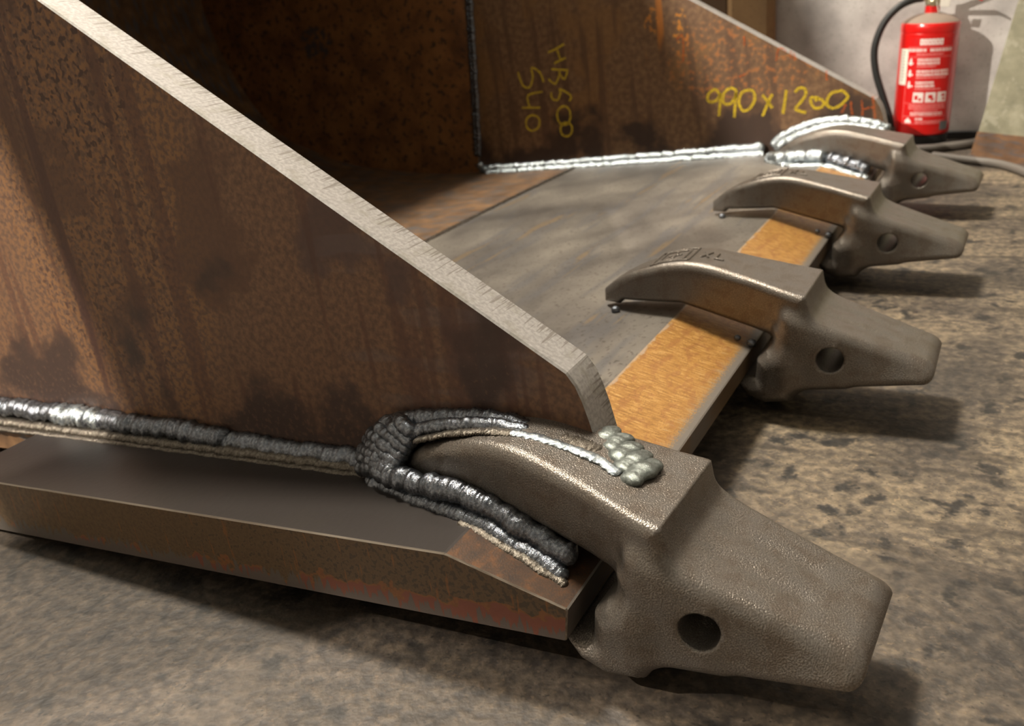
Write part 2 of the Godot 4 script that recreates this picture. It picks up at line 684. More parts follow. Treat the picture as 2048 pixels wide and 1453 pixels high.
	var ground := paint(512, 512, brush, [[0.0, c8(138, 98, 50)], [0.45, c8(172, 126, 66)], [0.75, c8(190, 146, 84)], [1.0, c8(204, 168, 116)]], [
		{"n": soft, "lo": 0.5, "hi": 0.75, "c": c8(150, 100, 58), "a": 0.5},
		{"n": grain, "lo": 0.60, "hi": 0.78, "c": c8(128, 92, 52), "a": 0.6},
		{"n": brush, "lo": 0.3, "hi": 1.1, "gu": 3.0, "g0": -2.55, "c": c8(146, 124, 102), "a": 0.8},
		{"n": grain, "lo": 0.2, "hi": 0.9, "gu": 9.0, "g0": -8.2, "c": c8(112, 108, 104), "a": 0.9},
		{"n": soft, "lo": 0.5, "hi": 0.9, "gu": -12.0, "g0": 0.42, "c": c8(178, 160, 142), "a": 0.8},
	])
	mat("ground_bevel", tex(512, 512, ground), 0.42, 0.3, tex(512, 512, brush, true), 0.006)
	var bright_edge := paint(512, 512, grain, [[0.0, c8(104, 92, 80)], [1.0, c8(168, 158, 146)]], [])
	var rb := paint(512, 512, soft, [[0.0, c8(56, 45, 39)], [0.5, c8(74, 55, 42)], [1.0, c8(90, 64, 44)]], [
		{"n": grain, "lo": 0.5, "hi": 0.75, "c": c8(100, 66, 40), "a": 0.5},
		{"n": soft, "lo": 0.55, "hi": 0.9, "c": c8(118, 76, 42), "a": 0.5},
		{"n": soft, "lo": 0.3, "hi": 0.9, "gv": 2.0, "g0": -1.2, "c": c8(88, 74, 66), "a": 0.8}])
	mat("worn_edge", tex(512, 512, bright_edge), 0.36, 0.7)
	mat("rusty_bevel", tex(512, 512, rb), 0.45, 0.3, grain_tex, 0.006)
	w = 1680
	h = 140
	speck = nz(w, h, 0.07, 3, 55)
	big = nz(w, h, 0.012, 4, 56)
	drips = streaks(w, h, 1, 10, 0.06, 3, 57)
	var side := paint(w, h, speck, [[0.0, c8(78, 61, 42)], [0.5, c8(94, 74, 50)], [1.0, c8(108, 86, 58)]], [
		{"n": speck, "lo": 0.58, "hi": 0.72, "gu": 0.5, "g0": -0.36, "c": c8(56, 45, 35), "a": 0.7},
		{"n": drips, "lo": 0.78, "hi": 0.86, "c": c8(138, 86, 40), "a": 0.55},
		{"n": big, "lo": 0.5, "hi": 0.58, "gv": -2.4, "gu": 0.9, "g0": 0.12, "c": c8(142, 84, 40), "a": 0.6},
		{"n": big, "lo": 0.56, "hi": 0.62, "gv": -2.4, "gu": 0.8, "g0": 0.1, "c": c8(116, 66, 52), "a": 0.9},
		{"n": drips, "lo": 0.5, "hi": 0.6, "gv": -2.6, "gu": -0.35, "g0": 0.75, "c": c8(88, 82, 77), "a": 0.9},
	])
	mat("lip_side", tex(w, h, side), 0.5, 0.25, tex(w, h, speck, true), 0.008)

	# rusty sheet of the shell, with patches of blue-grey scale
	var rust := nz(640, 640, 0.014, 5, 61, FastNoiseLite.TYPE_SIMPLEX_SMOOTH, true)
	var flakes := streaks(640, 640, 5, 1, 0.05, 3, 62, true)
	var shell := paint(640, 640, rust, [[0.0, c8(74, 56, 40)], [0.5, c8(106, 78, 52)], [1.0, c8(136, 104, 72)]], [
		{"n": flakes, "lo": 0.58, "hi": 0.68, "c": c8(84, 80, 80), "a": 0.9},
		{"n": flakes, "lo": 0.2, "hi": 0.1, "c": c8(60, 46, 36), "a": 0.8}])
	mat("rusty_sheet", tex(640, 640, shell), 0.55, 0.2, tex(640, 640, rust, true), 0.02)

	# shot-blasted forging
	var pits := nz(640, 640, 0.16, 2, 71, FastNoiseLite.TYPE_SIMPLEX_SMOOTH, true)
	var cloud := nz(640, 640, 0.01, 5, 72, FastNoiseLite.TYPE_SIMPLEX_SMOOTH, true)
	var cast := paint(640, 640, pits, [[0.0, c8(82, 77, 72)], [0.5, c8(112, 105, 98)], [1.0, c8(156, 147, 136)]], [
		{"n": cloud, "lo": 0.5, "hi": 0.8, "c": c8(98, 87, 77), "a": 0.5},
		{"n": cloud, "lo": 0.48, "hi": 0.2, "c": c8(112, 108, 104), "a": 0.4}])
	triplanar(mat("forged_steel", tex(640, 640, cast), 0.36, 0.62, tex(640, 640, pits, true), 0.03), 8.0)

	# weld metal: dark, bluish and bright
	var ripples := nz(512, 512, 0.1, 3, 81, FastNoiseLite.TYPE_SIMPLEX_SMOOTH, true)
	var slag := nz(512, 512, 0.02, 4, 82, FastNoiseLite.TYPE_SIMPLEX_SMOOTH, true)
	var ripples_tex := tex(512, 512, ripples, true)
	var dark := paint(512, 512, slag, [[0.0, c8(70, 73, 80)], [0.5, c8(108, 113, 122)], [1.0, c8(150, 155, 162)]], [
		{"n": ripples, "lo": 0.66, "hi": 0.8, "c": c8(120, 100, 74), "a": 0.6}])
	mat("weld_dark", tex(512, 512, dark), 0.2, 0.92, ripples_tex, 0.016)
	var bright := paint(512, 512, slag, [[0.0, c8(104, 114, 124)], [0.5, c8(160, 168, 174)], [1.0, c8(212, 214, 208)]], [
		{"n": ripples, "lo": 0.66, "hi": 0.8, "c": c8(150, 170, 176), "a": 0.6}])
	mat("weld_bright", tex(512, 512, bright), 0.26, 0.9, ripples_tex, 0.02)
	var dull := paint(512, 512, slag, [[0.0, c8(86, 91, 87)], [0.5, c8(110, 115, 111)], [1.0, c8(142, 146, 142)]], [])
	mat("weld_dull", tex(512, 512, dull), 0.4, 0.7, ripples_tex, 0.012)
	var stained := paint(512, 512, slag, [[0.0, c8(60, 53, 47)], [0.5, c8(88, 80, 71)], [1.0, c8(122, 116, 108)]], [
		{"n": ripples, "lo": 0.58, "hi": 0.75, "c": c8(150, 148, 138), "a": 0.7}])
	mat("weld_stained", tex(512, 512, stained), 0.3, 0.8, ripples_tex, 0.02)

	# chalk: a dusty stroke with gaps where it skipped
	for c in [["chalk_yellow", c8(206, 176, 40)], ["chalk_orange", c8(190, 92, 36)]]:
		var im := Image.create_from_data(512, 512, false, Image.FORMAT_L8, grain)
		im.convert(Image.FORMAT_RGBA8)
		var d := im.get_data()
		for i in 512 * 512:
			var k := i * 4
			var g := d[k]
			d[k] = c[1].r8
			d[k + 1] = c[1].g8
			d[k + 2] = c[1].b8
			d[k + 3] = g
		var m := mat(c[0], ImageTexture.create_from_image(Image.create_from_data(512, 512, false, Image.FORMAT_RGBA8, d)), 0.95, 0.0)
		m.transparency = BaseMaterial3D.TRANSPARENCY_ALPHA_SCISSOR
		m.alpha_scissor_threshold = 0.4 if c[0] == "chalk_yellow" else 0.52

	# floor: worn, oily concrete; a fine tile and a wide map of stains and painted shade over it
	w = 1024
	var agg := nz(w, w, 0.035, 5, 91, FastNoiseLite.TYPE_SIMPLEX_SMOOTH, true)
	var pit := nz(w, w, 0.06, 3, 92, FastNoiseLite.TYPE_SIMPLEX_SMOOTH, true)
	var blot := nz(w, w, 0.02, 4, 93, FastNoiseLite.TYPE_SIMPLEX_SMOOTH, true, 10.0)
	var fine := paint(w, w, agg, [[0.0, c8(74, 69, 63)], [0.35, c8(106, 98, 88)], [0.6, c8(129, 119, 105)], [1.0, c8(168, 155, 137)]], [
		{"n": blot, "lo": 0.60, "hi": 0.78, "c": c8(76, 71, 67), "a": 0.6},
		{"n": pit, "lo": 0.74, "hi": 0.84, "c": c8(70, 65, 60), "a": 0.7},
		{"n": pit, "lo": 0.28, "hi": 0.2, "c": c8(186, 164, 132), "a": 0.4}])
	var stain_and_shade := nz(w, w, 0.008, 5, 94, FastNoiseLite.TYPE_SIMPLEX_SMOOTH, false, 50.0)
	var spots := nz(w, w, 0.035, 4, 95, FastNoiseLite.TYPE_SIMPLEX_SMOOTH, false, 16.0)
	var drag := streaks(w, w, 8, 1, 0.04, 4, 96)
	var cracks := nz(w, w, 0.0035, 2, 97, FastNoiseLite.TYPE_SIMPLEX_SMOOTH, false, 30.0, true)
	var wide := paint(w, w, stain_and_shade, [[0.0, c8(112, 108, 106)], [0.35, c8(176, 168, 162)], [0.6, c8(226, 216, 202)], [1.0, c8(255, 246, 226)]], [
		{"n": stain_and_shade, "lo": 0.15, "hi": 0.5, "c": c8(128, 121, 118), "a": 0.9, "oval": [0.36, 0.85, 0.30, 0.18]},  # painted shade: darkens the floor at the front left of the bucket
		{"n": spots, "lo": 0.61, "hi": 0.78, "c": c8(112, 106, 102), "a": 0.55},
		{"n": spots, "lo": 0.73, "hi": 0.79, "c": c8(70, 68, 67), "a": 0.8},
		{"n": drag, "lo": 0.56, "hi": 0.72, "c": c8(128, 120, 112), "a": 0.6},
		{"n": cracks, "lo": 0.965, "hi": 0.985, "c": c8(90, 84, 80), "a": 0.7},
		{"n": stain_and_shade, "lo": 0.36, "hi": 0.2, "c": c8(140, 134, 132), "a": 0.6}])
	var fl := mat("concrete_floor", tex(w, w, fine), 0.62, 0.0, tex(w, w, agg, true), 0.06)
	fl.detail_enabled = true
	fl.detail_blend_mode = BaseMaterial3D.BLEND_MODE_MUL
	fl.detail_uv_layer = BaseMaterial3D.DETAIL_UV_2
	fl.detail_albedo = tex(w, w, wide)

	# painted wall and the greenish block
	var wallp := paint(640, 640, cloud, [[0.0, c8(156, 151, 149)], [0.5, c8(184, 179, 176)], [1.0, c8(204, 200, 196)]], [
		{"n": pits, "lo": 0.74, "hi": 0.84, "c": c8(140, 132, 126), "a": 0.5}])
	triplanar(mat("painted_wall", tex(640, 640, wallp), 0.55, 0.0, tex(640, 640, cloud, true), 0.05), 1.3)
	var blockp := paint(640, 640, cloud, [[0.0, c8(96, 93, 76)], [0.5, c8(124, 120, 100)], [1.0, c8(148, 143, 123)]], [
		{"n": rust, "lo": 0.66, "hi": 0.76, "c": c8(158, 154, 138), "a": 0.6}])
	triplanar(mat("green_concrete", tex(640, 640, blockp), 0.75, 0.0, tex(640, 640, cloud, true), 0.06), 3.0)
	triplanar(mat("rusty_base", tex(640, 640, shell), 0.7, 0.1, tex(640, 640, rust, true), 0.05), 3.0).albedo_color = Color(0.95, 0.92, 0.92)
	print("textures ", Time.get_ticks_msec() - t0)


# ------------------------------------------------------------------ the hall

func _build_room() -> void:
	var x0 := -4.5
	var x1 := 3.5
	var z0 := -1.715
	var z1 := 3.6
	var top := 6.2
	var fl := MB.new()
	# fine cells near the bucket are not needed: the relief is in the material
	fl.quad([Vector3(x0, 0, z1), Vector3(x1, 0, z1), Vector3(x1, 0, z0), Vector3(x0, 0, z0)], Vector3.UP, [Vector2(x0, z1), Vector2(x1, z1), Vector2(x1, z0), Vector2(x0, z0)])
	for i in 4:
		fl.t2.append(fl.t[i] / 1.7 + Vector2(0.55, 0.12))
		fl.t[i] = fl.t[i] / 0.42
	var under := MB.new()
	under.box(Vector3(x0, -0.2, z0), Vector3(x1, -0.002, z1), 0.002)
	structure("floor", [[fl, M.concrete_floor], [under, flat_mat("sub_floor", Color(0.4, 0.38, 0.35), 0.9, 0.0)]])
	var walls := {"wall_back": [Vector3(x0, 0, z0 - 0.2), Vector3(x1, top, z0)], "wall_front": [Vector3(x0, 0, z1), Vector3(x1, top, z1 + 0.2)], "wall_left": [Vector3(x0 - 0.2, 0, z0), Vector3(x0, top, z1)], "wall_right": [Vector3(x1, 0, z0), Vector3(x1 + 0.2, top, z1)]}
	for k in walls:
		var b := MB.new()
		b.box(walls[k][0], walls[k][1], 0.002)
		structure(k, [[b, M.painted_wall if k == "wall_back" else flat_mat("hall_wall", Color(0.42, 0.41, 0.39), 0.8, 0.0)]])
	var c := MB.new()
	c.box(Vector3(x0, top, z0), Vector3(x1, top + 0.2, z1), 0.002)
	structure("ceiling", [[c, flat_mat("hall_ceiling", Color(0.4, 0.4, 0.38), 0.9, 0.0)]])
	var bb := MB.new()
	bb.box(Vector3(x0, 0, z0), Vector3(x1, 0.016, z0 + 0.008), 0.002)
	structure("baseboard_back", [[bb, flat_mat("dark_base", Color(0.10, 0.09, 0.085), 0.7, 0.0)]])


# ------------------------------------------------------------------ the bucket

func _build_bucket() -> void:
	var t0 := Time.get_ticks_msec()
	var b := thing("excavator_bucket", "large rusty welded steel excavator bucket with toothed lip lying on the concrete floor", "bucket", Vector3(0, FLOOR_GAP, 0))
	b.rotation.z = deg_to_rad(TILT)
	_lip(b)
	_side_plates(b)
	_shell(b)
	_adapters(b)
	print("adapters ", Time.get_ticks_msec() - t0)
	_welds(b)
	_chalk(b)
	print("bucket ", Time.get_ticks_msec() - t0)


func _lip(b: Node3D) -> void:
	var zn := -0.011
	var zf := -1.262
	var corners := [Vector2(-0.514, 0), Vector2(-0.07, 0), Vector2(0, -0.0223), Vector2(-0.0035, -0.043), Vector2(-0.514, -0.043)]
	var c := 0.0009
	var top := MB.new()
	var bevel := MB.new()
	var front := MB.new()
	var ends := MB.new()
	var rusty := MB.new()
	var ring := PackedVector2Array()
	var length := zn - zf
	for i in 5:
		var p: Vector2 = corners[i]
		var q: Vector2 = corners[(i + 1) % 5]
		var d := (q - p).normalized()
		var a := p + d * c
		var e := q - d * c
		ring.append(a)
		ring.append(e)
		var nn := Vector3(-d.y, d.x, 0)
		if nn.dot(Vector3((p + q).x / 2 + 0.25, (p + q).y / 2 + 0.02, 0)) < 0:
			nn = -nn
		var into: MB = [top, bevel, front, front, front][i]
		var zs := -0.105 if i == 1 else zn
		var u0 := 0.0
		var u1 := 1.0
		var vs := 1.0
		if i == 1:
			vs = length / 0.16
		elif i >= 2:
			u1 = 0.12 if i == 2 else 1.0
			vs = 6.0
		into.quad([Vector3(a.x, a.y, zs), Vector3(e.x, e.y, zs), Vector3(e.x, e.y, zf), Vector3(a.x, a.y, zf)], nn, [Vector2(u0, vs), Vector2(u1, vs), Vector2(u1, 0), Vector2(u0, 0)])
		if i == 1:
			rusty.quad([Vector3(a.x, a.y, zn), Vector3(e.x, e.y, zn), Vector3(e.x, e.y, zs), Vector3(a.x, a.y, zs)], nn, [Vector2(0, 1), Vector2(1, 1), Vector2(1, 0), Vector2(0, 0)])
		# the worn corner between this facet and the next
		var d2: Vector2 = (corners[(i + 2) % 5] - q).normalized()
		var f := q + d2 * c
		var m2 := Vector2.ZERO
		m2 = ((e + f) / 2 - Vector2(-0.25, -0.02)).normalized() if i > 1 else Vector2(nn.x + (0.5 if i == 1 else 0.15), nn.y).normalized()
		into.quad([Vector3(e.x, e.y, zn), Vector3(f.x, f.y, zn), Vector3(f.x, f.y, zf), Vector3(e.x, e.y, zf)], Vector3(m2.x, m2.y, 0), [Vector2(0.99, vs), Vector2(1, vs), Vector2(1, 0), Vector2(0.99, 0)])
	var index := Geometry2D.triangulate_polygon(ring)
	var worn := MB.new()
	var small := PackedVector2Array()
	for i in ring.size():
		var d0 := (ring[i] - ring[(i + 9) % 10]).normalized()
		var d1 := (ring[(i + 1) % 10] - ring[i]).normalized()
		small.append(ring[i] + (Vector2(d0.y, -d0.x) + Vector2(d1.y, -d1.x)).normalized() * c)
	for i in ring.size():
		var j := (i + 1) % 10
		var d1 := (ring[j] - ring[i]).normalized()
		worn.quad([Vector3(small[i].x, small[i].y, zn + c), Vector3(small[j].x, small[j].y, zn + c), Vector3(ring[j].x, ring[j].y, zn), Vector3(ring[i].x, ring[i].y, zn)], Vector3(-d1.y, d1.x, 1.0).normalized(), [Vector2.ZERO, Vector2(0.1, 0), Vector2(0.1, 0.01), Vector2(0, 0.01)])
	for z in [zn, zf]:
		var k := ends.v.size()
		for p in (small if z == zn else ring):
			ends.vert(Vector3(p.x, p.y, z + (c if z == zn else 0.0)), Vector3(0, 0, 1 if z == zn else -1), Vector2((p.x + 0.56) / 0.56, 1.0 - (p.y + 0.044) / 0.0445))
		for i in range(0, index.size(), 3):
			ends.tri(k + index[i], k + index[i + 1], k + index[i + 2])
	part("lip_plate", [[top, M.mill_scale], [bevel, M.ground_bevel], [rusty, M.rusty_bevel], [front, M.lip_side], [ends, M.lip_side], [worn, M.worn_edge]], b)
	# the ragged seam where the lip plate meets the shell
	part("seam_weld", [[bead([Vector3(-0.516, 0.0, -0.13), Vector3(-0.512, 0.0, -0.5), Vector3(-0.517, 0.0, -0.9), Vector3(-0.514, 0.0, -1.2)], 0.005, 0.0022, Vector3.UP, 0.004, 0.0006, 7, 0.003), M.weld_stained]], b)


func _arc(c: Vector2, r: float, a0: float, a1: float, k: int) -> PackedVector2Array:
	var o := PackedVector2Array()
	for i in k + 1:
		var a := deg_to_rad(lerpf(a0, a1, float(i) / k))
		o.append(c + Vector2(cos(a), sin(a)) * r)
	return o


func _back_of_side() -> PackedVector2Array:
	return PackedVector2Array([Vector2(-0.74, 0.585), Vector2(-0.9, 0.68), Vector2(-1.1, 0.68), Vector2(-1.24, 0.60), Vector2(-1.32, 0.48), Vector2(-1.33, 0.38), Vector2(-1.31, 0.28), Vector2(-1.258, 0.176), Vector2(-1.195, 0.098), Vector2(-1.12, 0.06), Vector2(-1.02, 0.025), Vector2(-0.83, -0.004)])


func _side_plates(b: Node3D) -> void:
	# near plate: rounded nose over the first tooth, then the long torch-cut slope
	var o := PackedVector2Array()
	o.append(Vector2(-0.5, -0.006))
	o.append(Vector2(-0.06, -0.004))
	for q in [[-0.004, -0.018], [-0.006, 0.012], [-0.0085, 0.0314], [-0.0112, 0.046], [-0.0142, 0.058], [-0.0175, 0.0675], [-0.0225, 0.0752], [-0.187, 0.1878], [-0.377, 0.3182]]:
		o.append(Vector2(q[0], q[1]))
	o.append_array(_back_of_side())
	var p := plate(o, -0.110, -0.1395, 0.0012, Vector2(-0.62, -0.02), Vector2(0.62, 0.48), 6.0)
	# the plate toes out a little towards the teeth
	for mb: MB in p:
		for i in mb.v.size():
			mb.v[i].z += 0.0367 * (mb.v[i].x + 0.6)
	part("side_plate", [[p[0], M.rusted_plate], [p[1], M.cut_edge]], b, "near side plate, rusty with a bright torch-cut edge")
	# far plate, seen from inside; its rear half is a separate sheet butt-welded to it
	o = PackedVector2Array([Vector2(-0.72, -0.006), Vector2(-0.06, -0.004), Vector2(0.006, -0.018), Vector2(0.004, 0.02), Vector2(0.0, 0.045), Vector2(-0.004, 0.058), Vector2(-0.010, 0.0695), Vector2(-0.288, 0.2515), Vector2(-0.66, 0.495)])
	p = plate(o, -1.21, -1.239, 0.0012, Vector2(-0.74, -0.02), Vector2(0.74, 0.62), 6.0)
	part("side_plate", [[p[0], M.far_plate], [p[1], M.cut_edge]], b, "far side plate with yellow chalk writing")
	o = PackedVector2Array([Vector2(-0.722, -0.006), Vector2(-0.662, 0.496)])
	o.append_array(_back_of_side())
	p = plate(o, -1.212, -1.237, 0.0012, Vector2(-1.35, -0.02), Vector2(0.7, 0.7), 6.0)
	part("rear_side_plate", [[p[0], M.rear_plate], [p[1], M.cut_edge]], b)


func _shell(b: Node3D) -> void:
	var prof := smooth_path([Vector3(-0.5155, 0, 0), Vector3(-0.66, 0.0, 0), Vector3(-0.83, 0.004, 0), Vector3(-1.02, 0.034, 0), Vector3(-1.117, 0.071, 0), Vector3(-1.188, 0.107, 0), Vector3(-1.25, 0.184, 0), Vector3(-1.3, 0.29, 0), Vector3(-1.32, 0.40, 0), Vector3(-1.30, 0.5, 0), Vector3(-1.22, 0.6, 0), Vector3(-1.08, 0.672, 0), Vector3(-0.92, 0.672, 0), Vector3(-0.78, 0.655, 0)], 0.03)
	var zn := -0.091
	var zf := -1.248
	var mb := MB.new()
	var edge := MB.new()
	var run := 0.0
	var inner := []
	var outer := []
	var uvs := []
	var rim_in := PackedVector3Array()
	var rim_out := PackedVector3Array()
	for i in prof.size():
		if i:
			run += prof[i].distance_to(prof[i - 1])
		var d := (prof[mini(i + 1, prof.size() - 1)] - prof[maxi(i - 1, 0)]).normalized()
		var nn := Vector3(-d.y, d.x, 0)   # outwards
		nn = Vector3(d.y, -d.x, 0)
		var q := prof[i] - nn * 0.022
		inner.append(PackedVector3Array([prof[i] + Vector3(0, 0, zn), prof[i] + Vector3(0, 0, zf)]))
		outer.append(PackedVector3Array([q + Vector3(0, 0, zn), q + Vector3(0, 0, zf)]))
		rim_in.append(prof[i])
		rim_out.append(q)
		uvs.append(PackedVector2Array([Vector2(run * 2.2, 0), Vector2(run * 2.2, (zn - zf) * 2.2)]))
	# which way the normals turn: the inside faces the hollow
	var flip: bool = ((inner[1][0] - inner[0][0]).cross(inner[0][1] - inner[0][0])).y < 0
	mb.grid(inner, uvs, flip)
	mb.grid(outer, uvs, not flip)
	for z in [zn, zf]:
		var a := Vector3(0, 0, z)
		for i in prof.size() - 1:
			edge.quad([rim_in[i] + a, rim_in[i + 1] + a, rim_out[i + 1] + a, rim_out[i] + a], Vector3(0, 0, 1 if z == zn else -1), [Vector2(i * 0.1, 0), Vector2(i * 0.1 + 0.1, 0), Vector2(i * 0.1 + 0.1, 0.05), Vector2(i * 0.1, 0.05)])
	for i in [0, prof.size() - 1]:
		edge.quad([rim_in[i] + Vector3(0, 0, zn), rim_in[i] + Vector3(0, 0, zf), rim_out[i] + Vector3(0, 0, zf), rim_out[i] + Vector3(0, 0, zn)], Vector3(1, 0, 0), [Vector2(0, 0), Vector2(2, 0), Vector2(2, 0.05), Vector2(0, 0.05)])
	part("shell", [[mb, M.rusty_sheet], [edge, M.rusty_sheet]], b)


# --- tooth adapters: forgings meshed from a distance field

const STRAP := [Vector2(-0.146, 0.001), Vector2(-0.128, 0.001), Vector2(-0.123, 0.0055), Vector2(-0.064, 0.0075), Vector2(0.008, -0.0125), Vector2(0.026, -0.0145), Vector2(0.052, -0.0145), Vector2(0.0475, 0.0225), Vector2(0.0, 0.0355), Vector2(-0.04, 0.045), Vector2(-0.07, 0.0445), Vector2(-0.10, 0.037), Vector2(-0.125, 0.0265), Vector2(-0.144, 0.014)]
const ROOT := [Vector2(0.0235, -0.006), Vector2(0.046, -0.008), Vector2(0.07, -0.016), Vector2(0.075, -0.05), Vector2(0.036, -0.0525), Vector2(0.02, -0.040)]
const LUG := [Vector2(-0.014, -0.0465), Vector2(0.005, -0.0455), Vector2(0.007, -0.030), Vector2(0.016, -0.0235), Vector2(0.030, -0.021), Vector2(0.0390, -0.030), Vector2(0.0390, -0.053), Vector2(0.033, -0.067), Vector2(0.012, -0.069), Vector2(-0.004, -0.062)]
var _strap := PackedVector2Array()
var _top := PackedVector3Array()
var _root := PackedVector2Array(ROOT)
var _lug := PackedVector2Array(LUG)


func _poly(p: Vector2, v: PackedVector2Array) -> float:
	var d := (p - v[0]).length_squared()
	var s := 1.0
	var j := v.size() - 1
	for i in v.size():
		var a := v[i]
		var e := v[j] - a
		var w := p - a
		var q := w - e * clampf(w.dot(e) / e.length_squared(), 0.0, 1.0)
		d = minf(d, q.length_squared())
		var up := p.y >= a.y
		var under := p.y < v[j].y
		var left := e.x * w.y > e.y * w.x
		if (up and under and left) or (not up and not under and not left):
			s = -s
		j = i
	return s * sqrt(d)


func _extruded(d2: float, dz: float, r: float) -> float:
	var a := d2 + r
	var b := dz + r
	return minf(maxf(a, b), 0.0) + sqrt(maxf(a, 0.0) * maxf(a, 0.0) + maxf(b, 0.0) * maxf(b, 0.0)) - r


func _smin(a: float, b: float, k: float) -> float:
	var h := maxf(k - absf(a - b), 0.0) / k
	return minf(a, b) - h * h * k * 0.25


const HALF_X := [-0.15, -0.12, -0.09, -0.05, 0.0, 0.025, 0.05]
const HALF_W := [0.009, 0.018, 0.0230, 0.0275, 0.0335, 0.0395, 0.0445]


func _strap_half(x: float) -> float:
	for i in 6:
		if x < HALF_X[i + 1] or i == 5:
			return cubic_interpolate_in_time(HALF_W[i], HALF_W[i + 1], HALF_W[maxi(i - 1, 0)], HALF_W[mini(i + 2, 6)], clampf((x - HALF_X[i]) / (HALF_X[i + 1] - HALF_X[i]), 0.0, 1.0), 1.0, -1.0, 2.0)
	return 0.04


func _top_y(x: float) -> float:
	for i in _top.size() - 1:
		var a := _top[i]
		var b := _top[i + 1]
		if x <= a.x and x >= b.x:
			return remap(x, b.x, a.x, b.y, a.y)
	return 0.02


# the strap's outline, its back smoothed into one curve
func _make_strap() -> void:
	var back := []
	for i in STRAP.size():
		if i < 7:
			_strap.append(STRAP[i])
		else:
			back.append(Vector3(STRAP[i].x, STRAP[i].y, 0))
	_top = smooth_path(back, 0.009)
	for p in _top:
		_strap.append(Vector2(p.x, p.y))


func _field(p: Vector3) -> float:
	var q := Vector2(p.x, p.y)
	var az := absf(p.z)
	var half := _strap_half(p.x) - 0.12 * clampf(0.033 - p.y, 0.0, 0.045)
	var d := _extruded(_poly(q, _strap), absf(p.z + 0.085 * maxf(0.03 - p.x, 0.0)) - half, 0.0075)
	d = _smin(d, _extruded(_poly(q, _root), az - 0.0420, 0.007), 0.014)
	var t := clampf((p.x - 0.045) / 0.095, -0.2, 1.1)
	# two shallow dents along the top of the nose
	var dent := absf(p.z) - 0.012
	var top := 0.0045 - 0.0375 * t - 0.0011 * exp(-dent * dent / 0.000028) * smoothstep(0.055, 0.068, p.x) * (1.0 - smoothstep(0.104, 0.118, p.x))
	var low := -0.0545 + 0.0075 * t
	var nw := lerpf(0.0465 - 0.001 * t, 0.0450 - 0.0120 * t, clampf((p.y - low) / (top - low), 0.0, 1.0))
	var r := 0.0075
	var bx := absf(p.x - 0.085) - 0.0555 + r
	var by := absf(p.y - (top + low) / 2.0) - (top - low) / 2.0 + r
	var bz := az - nw + r
	var nose := minf(maxf(bx, maxf(by, bz)), 0.0) + Vector3(maxf(bx, 0.0), maxf(by, 0.0), maxf(bz, 0.0)).length() - r
	d = _smin(d, nose, 0.012)
	d = _smin(d, _extruded(_poly(q, _lug), az - 0.0500, 0.013), 0.012)
	# pin hole
	var hole := Vector2(p.x - 0.0655, p.y + 0.0275).length() - 0.0101
	return -_smin(-d, hole, 0.0015)


